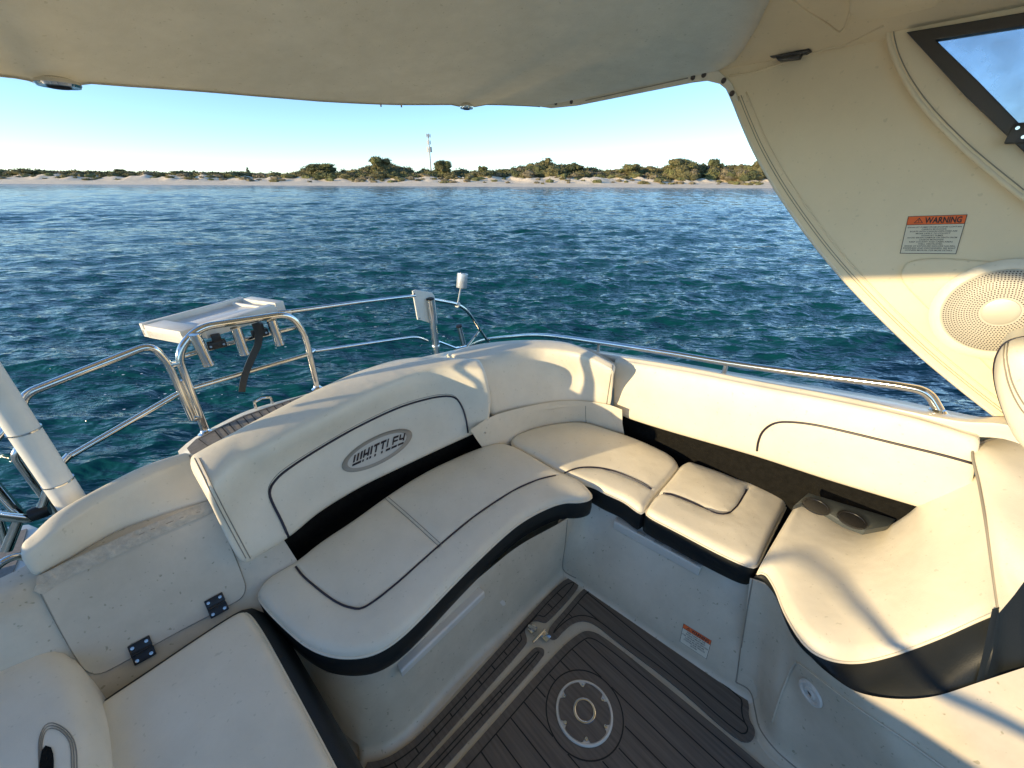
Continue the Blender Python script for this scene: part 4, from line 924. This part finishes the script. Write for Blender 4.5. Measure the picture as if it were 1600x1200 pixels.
for px, py in ((647, 459), (655, 498)):
    mb = MB(); mb.lathe(SO([(px+.6, py)], .0448)[0], -AF, [(.004, 0), (.001, .001)], 10); mb.build('plate_hole', M['ink'], ps)
li = thing('stern_light', 'small cylindrical silver and clear stern light on a bracket clamped to the bent rail', 'light', SO([(716, 476)], .06)[0])
a_, b_ = SO([(723, 427), (721, 450)], .06); mb = MB(); mb.lathe(b_, (a_-b_), [(.030, 0), (.032, .003), (.032, (a_-b_).length*.96), (.029, (a_-b_).length)], 24); mb.build('housing', mat('lamp_silver', (.75, .75, .74), .3, metal=.6), li)
lens = mat('lens_clear', (.7, .75, .8), .15); mb = MB(); mb.lathe(b_+e1*.016+AF*.006, (a_-b_), [(.024, .003), (.026, .004), (.026, (a_-b_).length*.85), (.02, (a_-b_).length*.9)], 20); mb.build('lens', lens, li)
a_, b_ = SO([(720, 450), (715, 476)], .06); mb = MB(); mb.box((a_+b_)/2, e1*.009, (a_-b_)/2*1.05, AF*.002); mb.build('bracket', M['white'], li, bevel=.001)
mb = MB(); mb.lathe(b_, e1, [(.014, -.012), (.0155, -.008), (.0155, .008), (.014, .012)], 14); mb.build('clamp', M['white'], li)
a_, b_ = SO([(717, 509), (725, 541)], .08); mb = MB()
rh = thing('rod_holder', 'short stainless rod holder with a black cap beside the stern rail brace', 'rod holder', b_); mb.tube([a_, b_], .017, 16); mb.build('tube', M['chrome'], rh)
mb = MB(); mb.lathe(a_, a_-b_, [(.019, -.006), (.019, .002), (.015, .003)], 16); mb.build('cap', M['black'], rh)
# gunwale rail
gw = thing('gunwale_rail', 'polished stainless grab rail running along the top of the side gunwale', 'rail', PL(1465, 642, 1.52))
pts = PLs([(726, 545), (755, 532), (800, 526), (850, 524), (935, 535), (1040, 551), (1130, 566), (1250, 583), (1400, 602), (1450, 611), (1467, 641)], 1.53)
c3 = cr(pts[:9], 5)+fil([pts[8], pts[9], pts[10]], .07, 8)[1:]
mb = MB(); mb.tube(c3, .0125, 12); mb.build('tube', M['chrome'], gw)
for a, b in (((934, 538), (934, 552)), ((1131, 568), (1131, 584))):
    p0, p1 = PLs([a, b], 1.53); mb = MB(); mb.lathe(p1-UP*.006, UP, [(.018, 0), (.016, .006), (.009, .012), (.009, (p0-p1).length+.006)], 14); mb.build('stanchion', M['chrome'], gw)
p1 = PL(1467, 641, 1.53); mb = MB(); mb.lathe(p1-UP*.008, UP, [(.02, 0), (.02, .006), (.014, .012)], 16); mb.build('foot_flange', M['chrome'], gw)
# white canopy pole and the tangle of tubes at the far left
bp = P(122, 800, .66); po = thing('canopy_pole', 'white upright canopy pole at the left edge with chrome joint collars', 'pole', bp)
def on_pole(py): 
    best = min((abs((lambda q: 600-F_PX*q.y/q.z)(CR.transposed() @ (Vector((bp.x, bp.y, z/500))-CP)) - 0), z) for z in range(1))
    return best
mb = MB(); mb.tube([bp, bp+UP*.11], .031, 20); mb.build('lower_sleeve', M['white'], po)
mb = MB(); mb.tube([bp+UP*.112, bp+UP*.275], .0300, 20); mb.build('middle_sleeve', M['white'], po)
mb = MB(); mb.tube([bp+UP*.277, bp+UP*1.08], .0292, 20); mb.build('upper_sleeve', M['white'], po)
for dz in (.111, .276):
    mb = MB(); mb.lathe(bp+UP*dz, UP, [(.028, -.002), (.0322, -.002), (.0322, .002), (.028, .002)], 20); mb.build('collar', M['chrome'], po)
lb = thing('boarding_rail', 'curved stainless boarding rails beside the swim platform at the left edge', 'rail', P(20, 860, .22))
def SQ(pk, off): return SO(pk, off)
mb = MB(); mb.tube(fil(SQ([(96, 812), (22, 712), (36, 692), (60, 690)], .25), .05, 8), .0115, 12); mb.build('hoop', M['chrome'], lb)
mb = MB(); mb.tube(fil(SQ([(80, 752), (68, 790), (52, 812), (0, 806), (-30, 800)], .12), .04, 6), .013, 12); mb.build('grab_tube', M['chrome'], lb)
mb = MB(); mb.tube(SQ([(-20, 745), (32, 805), (10, 860)], .15), .013, 12); mb.build('leg', M['chrome'], lb)
mb = MB(); mb.tube(SQ([(-6, 800), (10, 850)], .2), .011, 12); mb.build('leg', M['chrome'], lb)
mb = MB(); mb.tube(SQ([(-10, 690), (16, 662)], .1), .010, 12); mb.build('side_tube', M['chrome'], lb)
mb = MB(); mb.tube(cr(SQ([(-15, 895), (5, 878), (28, 869), (48, 874)], .0), 5), .010, 12); mb.build('grab_handle', M['chrome'], lb)
mb = MB(); mb.lathe(SQ([(62, 800)], .12)[0], D2, [(.019, -.02), (.021, -.01), (.021, .01), (.019, .02)], 16); mb.build('swivel_clamp', M['black'], lb)

# ---- side panel, hardtop lining, canopy
LP = 1.60
def ptl(a, b, L=LP): return PL(a, b, L)
def slab_h(mb, loops, d, mi=0):
    tri = geometry.tessellate_polygon(loops); fl = [p for l_ in loops for p in l_]; n = len(fl)
    fs = [tuple(t) for t in tri]+[tuple(n+i for i in t) for t in tri]; b = 0
    for l_ in loops:
        m = len(l_); fs += [(b+i, b+(i+1) % m, n+b+(i+1) % m, n+b+i) for i in range(m)]; b += m
    mb.add(fl+[p+d for p in fl], fs, mi)
edge_px = [(1112, 119), (1122, 121), (1134, 130), (1146, 155), (1162, 195), (1185, 245), (1225, 312), (1285, 394), (1350, 467), (1430, 545), (1500, 604), (1572, 660)]
edge = cr([ptl(a, b) for a, b in edge_px], 5)
win_out = [(1416, 50), (1500, 36), (1600, 19), (1760, -8), (1760, 360), (1600, 238), (1508, 150)]
win_in = [(1462, 62), (1530, 51), (1600, 40), (1720, 20), (1720, 300), (1596, 196), (1530, 128)]
sp = thing('hardtop_wing', 'tall cream side panel of the hardtop rising from the gunwale, with window', 'panel', ptl(1572, 660))
Fend = .8
outl = edge+[LF(LP, .2, .84), LF(LP, Fend, .84), LF(LP, Fend, 2.0)]+[ptl(1500, 8), ptl(1390, 45), ptl(1290, 74), ptl(1200, 96), ptl(1125, 108)]
wh = [ptl(a, b) for a, b in [(1440, 56), (1600, 30), (1740, 4), (1740, 332), (1600, 218)]]
# heavier mesh for smooth shading: slab with a rounded aft flange
mb = MB(); slab_h(mb, [outl, wh], RV*.035); osp = mb.build('panel', M['panel'], sp, smooth=False)
TP = bvh(osp)
for off in (9, 13, 22):
    pk = [(a+off*.9, b-off*.5) for a, b in edge_px[3:]]; mb = MB(); mb.tube(cord(TP, pk, 0, .0005, step=10), .0009 if off < 20 else .0030, 6); mb.build('flange_seam', M['thread'] if off < 20 else M['panel'], sp, autos=0)
mb = MB(); mb.tube([p+RV*.012 for p in edge], .011, 10); mb.build('edge_binding', M['vinyl'], sp, autos=0)
# window
wn = thing('side_window', 'black framed sliding side window in the upper right corner showing pale sky', 'window', ptl(1600, 200, 1.55))
trim = [(1470, -40), (1392, -20), (1387, 20), (1387, 55), (1395, 85), (1412, 122), (1440, 165), (1478, 206), (1520, 246), (1600, 312), (1780, 440), (1780, -60)]
tr = chaikin([ptl(a, b, 1.575) for a, b in trim], 2); mb = MB(); slab_h(mb, [tr, [ptl(a, b, 1.575) for a, b in [(1438, 57), (1600, 31), (1738, 6), (1738, 330), (1600, 216)]]], RV*.024)
otr = mb.build('padded_surround', M['panel'], wn, smooth=True, bevel=.008, autos=50)
mb = MB(); mb.tube([p+RV*.004 for p in tr]+[tr[0]+RV*.004], .006, 8); mb.build('surround_welt', M['panel'], wn, autos=0)
Tt = bvh(otr); mb = MB(); mb.tube(cord(Tt, [(1396, 30), (1397, 55), (1405, 85), (1422, 120), (1450, 160), (1488, 201), (1530, 240), (1600, 297)], 0, .0006), .0012, 6); mb.build('stitching', M['thread'], wn, autos=0)
mb = MB(); slab_h(mb, [[ptl(a, b, 1.560) for a, b in win_out], [ptl(a, b, 1.560) for a, b in win_in]], RV*.03); mb.build('frame', M['black'], wn, bevel=.002, smooth=False)
mb = MB(); mb.slab([ptl(a, b, 1.578) for a, b in win_in], RV*-.005); mb.build('pane', M['glass'], wn, smooth=False)
mb = MB(); p = ptl(1597, 208, 1.555); mb.box(p, FV*.02, UP*.02, RV*.012); mb.build('catch', M['black'], wn, bevel=.003)
for px, py in ((1590, 200), (1599, 214)):
    mb = MB(); mb.lathe(ptl(px, py, 1.542), -RV, [(.004, 0), (.0035, .0015), (.002, .0015), (.0015, .001)], 12); mb.build('screw', M['chrome'], wn)
mb = MB(); rg = np.random.default_rng(4)
pp_ = [ptl(a, b, 1.5585) for a, b in [(1536, 170), (1552, 165), (1572, 185), (1585, 200), (1570, 204), (1556, 196)]]; pass
# speaker pod and speaker
mb = MB(); pod = chaikin([ptl(a, b, 1.588) for a, b in [(1405, 432), (1412, 414), (1430, 405), (1470, 403), (1540, 408), (1640, 420), (1760, 440), (1760, 760), (1640, 690), (1560, 590), (1480, 513), (1415, 450)]], 3); slab_h(mb, [pod], RV*.014); mb.build('speaker_pod', M['panel'], sp, bevel=.006, autos=60)
spk = thing('speaker', 'round cream speaker with perforated grille on the side panel, cut by the frame edge', 'speaker', ptl(1562, 560, 1.58))
sc_ = ptl(1564, 486, 1.587); uL = FV; 
mb = MB(); mb.lathe(sc_, -RV, [(.128, 0), (.128, .003), (.122, .008), (.112, .010), (.106, .010), (.104, .008)], 72, cap=False); mb.build('bezel', M['vinyl'], spk, autos=40)
mb = MB(); mb.lathe(sc_, -RV, [(.105, .006), (.103, .0095), (.06, .0125), (.034, .0135), (.0005, .0137)], 72, cap=False); og_ = mb.build('grille', mat('grille_cream', (.52, .49, .42), .5), spk, autos=0)
mb = MB(); nh = 0
for j in range(14):
    r_ = .038+j*.0047; n_ = int(2*math.pi*r_/.0056); hh = .0138-.0042*(j/13)**1.3
    for k in range(n_):
        a = 2*math.pi*(k+.5*(j % 2))/n_; c = sc_+(FV*math.cos(a)+UP*math.sin(a))*r_-RV*(hh+.0004)
        mb.add([c+(FV*math.cos(t)+UP*math.sin(t))*.0016 for t in (0, 1.047, 2.094, 3.14159, 4.189, 5.236)], [(0, 1, 2, 3, 4, 5)])
o = mb.build('perforations', M['ink'], spk, smooth=False)
mb = MB(); mb.lathe(sc_, -RV, [(.033, .012), (.032, .016), (.026, .017), (.0005, .0172)], 40, cap=False); mb.build('centre_badge', mat('badge_silver', (.50, .48, .40), .4, metal=.3), spk, autos=40)
# hardtop lining + canopy on one ceiling surface
REAR = [(-420, 80, -1.45), (-250, 95, -1.6), (0, 119, -1.75), (25, 122, -1.76), (45, 126, -1.77), (62, 132, -1.78), (92, 136, -1.78), (122, 134, -1.78), (142, 132, -1.78), (200, 137, -1.80), (300, 144, -1.83), (400, 151, -1.85), (500, 157, -1.85), (620, 162, -1.83), (705, 164, -1.80), (722, 168, -1.80), (742, 168, -1.80), (760, 165, -1.79), (840, 167, -1.72)]
def PF(px, py, F): d = ray(px, py); return CP+d*(F/d.dot(FV))
re_ = [PF(*q) for q in REAR]
side = [ptl(a, b, 1.60) for a, b in [(880, 160), (960, 143), (1040, 124), (1100, 110), (1160, 100)]]
rL = [p.dot(RV) for p in re_]; rF = [p.dot(FV) for p in re_]; rZ = [p.z for p in re_]
def zc(L, F):
    fe = float(np.interp(L, rL, rF)); ze = float(np.interp(L, rL, rZ)); k = min(1, max(0, (F-fe)/1.05)); s_ = 1-((L-.15)/1.46)**2
    base = ze*(1-k)+(1.835+.20*s_)*k
    return base+.03*math.sin(k*math.pi)*s_*0+.004*math.sin(L*5+F*3)
def meet(px, py):
    d = ray(px, py); t = .5
    while t < 4:
        p = CP+d*t
        if p.z > zc(p.dot(RV), p.dot(FV)): return p
        t += .004
    return p
bnd = [meet(a, b) for a, b in [(1120, 112), (1148, 96), (1165, 72), (1185, 38), (1202, 2)]]
bF = sorted((p.dot(RV), p.dot(FV)) for p in bnd)
def fb(L): return float(np.interp(L, [a for a, _ in bF]+[1.62], [b for _, b in bF]+[-.95])) if L > bF[0][0] else bF[0][1]+.0*(L)
can = thing('canopy', 'sagging grey-beige fabric canopy stretched overhead across the top of the photo', 'canopy', LF(.2, -1.2, 1.75))
rows = []; Ls = sorted(set([round(float(x), 4) for x in np.linspace(-1.1, 1.598, 130)]+[round(l_, 4) for l_ in rL if -1.1 < l_ < 1.59]))
for i in range(46):
    t = i/45; row = []
    for L in Ls:
        fe = float(np.interp(L, rL, rF)); f1 = fb(L); F = fe+(f1-fe)*t; row.append(LF(L, F, zc(L, F)))
    rows.append(row)
back = [[p+UP*.02+AF*.0 for p in r_] for r_ in rows]
mb = MB(); grid([rows[0]]+rows[1:]+[back[-1]]+back[::-1][1:]+[rows[0]], mb); ocn = mb.build('cloth', M['cloth'], can, autos=0)
TK = bvh(ocn)
mb = MB(); mb.tube([p+UP*.006 for p in rows[0]], .008, 8); mb.build('hem', M['cloth'], can, autos=0)
ht = thing('hardtop_lining', 'smooth cream hardtop lining in the top right corner above the side panel', 'ceiling lining', LF(.5, 0, 1.9))
rows = []
for i in range(40):
    t = i/39; rows.append([LF(L, fb(L)+(.45-fb(L))*t, zc(L, max(fb(L), -.9)+.0)+(.012 if t == 0 else .004)) for L in np.linspace(-1.1, 1.605, 80)])
mb = MB(); grid(rows, mb); grid([[p+UP*.04 for p in r_] for r_ in rows], mb); oht = mb.build('lining', M['panel'], ht, autos=0)
# zip strip under the canopy edge
zs = [(838, 166), (880, 157), (960, 139), (1040, 120), (1098, 105), (1122, 110), (1143, 130), (1154, 158), (1146, 156), (1138, 142), (1124, 131), (1104, 126), (1080, 129), (1000, 145), (900, 165), (860, 169)]
zp = thing('zip_strip', 'cream zip strip with snap studs edging the canopy beside the side panel', 'strip', ptl(1000, 140))
mb = MB(); mb.slab([ptl(a, b, 1.594) for a, b in zs], RV*-.006); oz = mb.build('strip', M['vinyl'], zp, smooth=False); TZ = bvh(oz)
mb = MB(); mb.tube(cord(TZ, [(915, 157), (1075, 122)], 0, .0008), .0016, 6); mb.build('zip', M['thread'], zp, autos=0)
for px, py in ((869, 161), (893, 159), (1083, 121), (1100, 117), (1131, 126), (1144, 146)):
    p, n_ = hit(TZ, px, py, .0005); mb = MB(); mb.lathe(p, n_, [(.0085, 0), (.008, .003), (.005, .0045), (.003, .003), (.0005, .003)], 16); mb.build('snap_stud', mat('stud', (.10, .08, .07), .4, metal=.6), zp)
# down-lights in the canopy
for px, py, r_, lab in ((91, 131, .046, 'chrome ringed downlight in the canopy edge near the left frame edge'), (729, 167, .030, 'small chrome downlight in the canopy edge above the antenna mast')):
    p = PF(px, py, -1.75); dl = thing('downlight', lab, 'downlight', p, 'downlights along the canopy edge'); mb = MB(); mb.lathe(p-UP*.006, UP, [(r_*.6, 0), (r_*.92, -.001), (r_, .005), (r_*.95, .012), (r_*.5, .02)], 32); mb.build('bezel', M['chrome'], dl)
    mb = MB(); mb.lathe(p-UP*.0075, UP, [(r_*.55, 0), (r_*.45, -.003), (.001, -.004)], 24); mb.build('lens', M['ink'], dl)
for px, py in ((595, 164), (627, 165)):
    p = PF(px, py, -1.84); mb = MB(); mb.tube([p+UP*.01, p-UP*.006], .003, 8); o = mb.build('canopy_stud', M['ink']); tag(o, 'tiny dark stud under the canopy hem, %s of the close pair' % ('left' if px < 600 else 'right'), 'stud', 'studs under the canopy hem')
# black vent latch on the side panel top and the fittings at the top edge
THT = bvh(oht, osp)
def onp(pk, L, up=0): return [ptl(a, b, L) for a, b in pk]
la = thing('panel_latch', 'black wedge shaped latch on the crease of the cream side panel', 'latch', ptl(1232, 90, 1.58))
mb = MB(); mb.slab(onp([(1200, 86), (1264, 75), (1266, 79), (1258, 84), (1205, 90)], 1.575), RV*-.02); mb.build('plate', M['black'], la, bevel=.002)
mb = MB(); mb.slab(onp([(1211, 89), (1252, 83), (1248, 92), (1216, 96)], 1.568), RV*-.02); mb.build('catch', M['black'], la, bevel=.003)
br = thing('roof_bracket', 'black folding bracket hanging from the lining at the top edge', 'bracket', ptl(1310, 10, 1.5))
mb = MB(); mb.slab(onp([(1293, -20), (1312, -20), (1308, 18), (1302, 25), (1292, 18), (1290, 8)], 1.50), RV*-.02); mb.build('arm', M['black'], br, bevel=.004)
mb = MB(); mb.slab(onp([(1312, -12), (1322, -8), (1338, 9), (1334, 15), (1318, 6)], 1.49), RV*-.015); mb.build('lever', M['black'], br, bevel=.003)
for pk in ([(1232, -5), (1262, 18), (1290, 35), (1313, 50), (1325, 30), (1330, 12)], [(1140, 118), (1180, 112), (1290, 76), (1320, 70), (1380, 40)]):
    mb = MB(); mb.tube(cord(THT, pk, 0, .001, step=10), .0030, 6); mb.build('lining_welt', M['panel'], ht, autos=0)
mb = MB(); fp = [meet(a, b) for a, b in [(1338, -40), (1334, 0), (1345, 14), (1400, 10), (1470, -8), (1500, -40)]]; mb.slab([p-UP*.012-RV*.012 for p in fp], .012); mb.build('roof_flap', M['panel'], ht, bevel=.006, autos=60)

# ---- warning stickers
def text_mesh(s, size=1.0, bold=0.0):
    cu = bpy.data.curves.new('t', 'FONT'); cu.body = s; cu.align_x = 'LEFT'; cu.offset = bold; cu.resolution_u = 2
    ob = bpy.data.objects.new('t', cu); COL.objects.link(ob); dg = bpy.context.evaluated_depsgraph_get(); me = ob.evaluated_get(dg).to_mesh()
    v = np.array([tuple(q.co) for q in me.vertices]) if len(me.vertices) else np.zeros((0, 3)); f = [tuple(q.vertices) for q in me.polygons]
    ob.evaluated_get(dg).to_mesh_clear(); bpy.data.objects.remove(ob); bpy.data.curves.remove(cu); return v, f
def sticker(name, label, T_, TL, TR, BR, BL, lines, plane):
    def q(u, v):                                                   # u right, v down in the sticker
        a = Vector((*TL, 0)).lerp(Vector((*TR, 0)), u); b = Vector((*BL, 0)).lerp(Vector((*BR, 0)), u); r_ = a.lerp(b, v); return plane(r_.x, r_.y)
    c = q(.5, .5); nn = (q(1, 0)-q(0, 0)).cross(q(0, 1)-q(0, 0)).normalized()
    if nn.dot(c-CP) > 0: nn = -nn
    t = thing(name, label, 'warning sign', q(.5, 1))
    def rect(u0, v0, u1, v1, up): return [q(u0, v0)+nn*up, q(u1, v0)+nn*up, q(u1, v1)+nn*up, q(u0, v1)+nn*up]
    mb = MB(); mb.slab(rect(0, 0, 1, 1, .0010), nn*.0008); mb.build('border', M['ink'], t, smooth=False)
    mb = MB(); mb.slab(rect(.012, .24, .988, .985, .0014), nn*.0003); mb.build('white_field', M['label'], t, smooth=False)
    mb = MB(); mb.slab(rect(.012, .012, .988, .225, .0014), nn*.0003); mb.build('orange_header', M['orange'], t, smooth=False)
    mt = MB()
    def put(s, u0, u1, v0, hgt, bold=0.0, cen=False):
        v, f = text_mesh(s, bold=bold)
        if not len(v): return
        x0, x1, y0, y1 = v[:, 0].min(), v[:, 0].max(), 0, .70
        mt.add([q(u0+(u1-u0)*(a-x0)/(x1-x0), v0-hgt*(b/y1))+nn*.0018 for a, b, _ in v], f)
    put('WARNING', .30, .93, .195, .150, .028)
    mt.add([q(.12, .19)+nn*.0018, q(.20, .045)+nn*.0018, q(.28, .19)+nn*.0018, q(.14, .178)+nn*.0018, q(.20, .075)+nn*.0018, q(.26, .178)+nn*.0018], [(0, 1, 4, 3), (1, 2, 5, 4), (2, 0, 3, 5)])
    mt.add([q(.193, .10)+nn*.0018, q(.207, .10)+nn*.0018, q(.204, .15)+nn*.0018, q(.196, .15)+nn*.0018], [(0, 1, 2, 3)])
    mt.add([q(.194, .158)+nn*.0018, q(.206, .158)+nn*.0018, q(.206, .170)+nn*.0018, q(.194, .170)+nn*.0018], [(0, 1, 2, 3)])
    mx = max(len(s) for s in lines); k = .66/len(lines)
    for i, s in enumerate(lines):
        w_ = .92*len(s)/mx; put(s, .5-w_/2, .5+w_/2, .30+k*i+k*.35, k*.62, .012)
    mt.build('printing', M['ink'], t, smooth=False)
sticker('warning_sign', 'large orange-headed WARNING sticker about exhaust fumes on the sunlit side panel', TP, (1419, 338), (1512, 335), (1494, 397), (1406, 396),
    ['EXHAUST FUMES FROM ENGINES CONTAIN', 'CARBON MONOXIDE.', 'BOATS WITH CANVAS DEPLOYED ARE', 'MORE LIKELY TO COLLECT', 'EXHAUST FUMES.', 'AVOID BRAIN DAMAGE OR DEATH FROM', 'CARBON MONOXIDE.', 'KEEP COCKPIT AND CABIN AREAS', 'WELL VENTILATED.', 'SIGNS OF EXPOSURE INCLUDE NAUSEA,', 'DIZZINESS AND DROWSINESS. SEE BOAT', 'OWNERS MANUAL FOR MORE DETAILS.'], lambda a, b: ptl(a, b, 1.5995))
Ts = bvh(w_side)
sticker('warning_sign', 'small orange-headed WARNING sticker low on the grey seat base above the floor mat', Ts, (1068, 974), (1112, 1001), (1104, 1030), (1062, 1002),
    ['KEEP CLEAR OF THE', 'ENGINE COMPARTMENT', 'FUEL VAPOURS CAN EXPLODE', 'CHECK BILGE BEFORE', 'STARTING AND OPERATE', 'BLOWER'], lambda a, b: hit(Ts, a, b)[0])
# small black finger pull under the square cushion
p, n_ = hit(bvh(w_side), 1071, 853, .004); o = MB(); o.box(p+UP*.004, D1*.018, Vector((n_.x, n_.y, 0)).normalized()*.010, UP*.006); ob = o.build('cushion_tab', M['black'], None, bevel=.004); tag(ob, 'small black tab fastener under the black front of the square cushion', 'fastener')

# ---- foam flecks left by the hull on the water, chipped paint on the seat base
rg = np.random.default_rng(21); mb = MB()
for (cx, cy, sx, sy, n_) in ((275, 600, 55, 28, 70), (150, 560, 80, 22, 25), (600, 500, 70, 20, 90), (690, 510, 90, 26, 60), (440, 560, 60, 20, 20)):
    for i in range(n_):
        p = P(cx+rg.normal()*sx, cy+rg.normal()*sy, ZW+.012); r_ = .0026*math.exp(rg.normal()*.5)*(p.length/2.5); a0 = rg.uniform(0, 6.28)
        mb.add([p+Vector((math.cos(a0+t)*r_*rg.uniform(.7, 1.8), math.sin(a0+t)*r_*rg.uniform(.5, .9), .002)) for t in np.linspace(0, 5.3, 7)], [tuple(range(7))])
o = mb.build('foam_flecks', mat('foam', (.8, .82, .8), .6), None, smooth=False); tag(o, 'scattered white foam flecks on the water around the stern', 'foam', kind='stuff')
T = bvh(w_aft)
skin(T, [(781, 941), (785, 937), (789, 940), (790, 944), (786, 947), (783, 944)], .0010, 3).build('paint_chip', M['gelw'], boat, smooth=False)
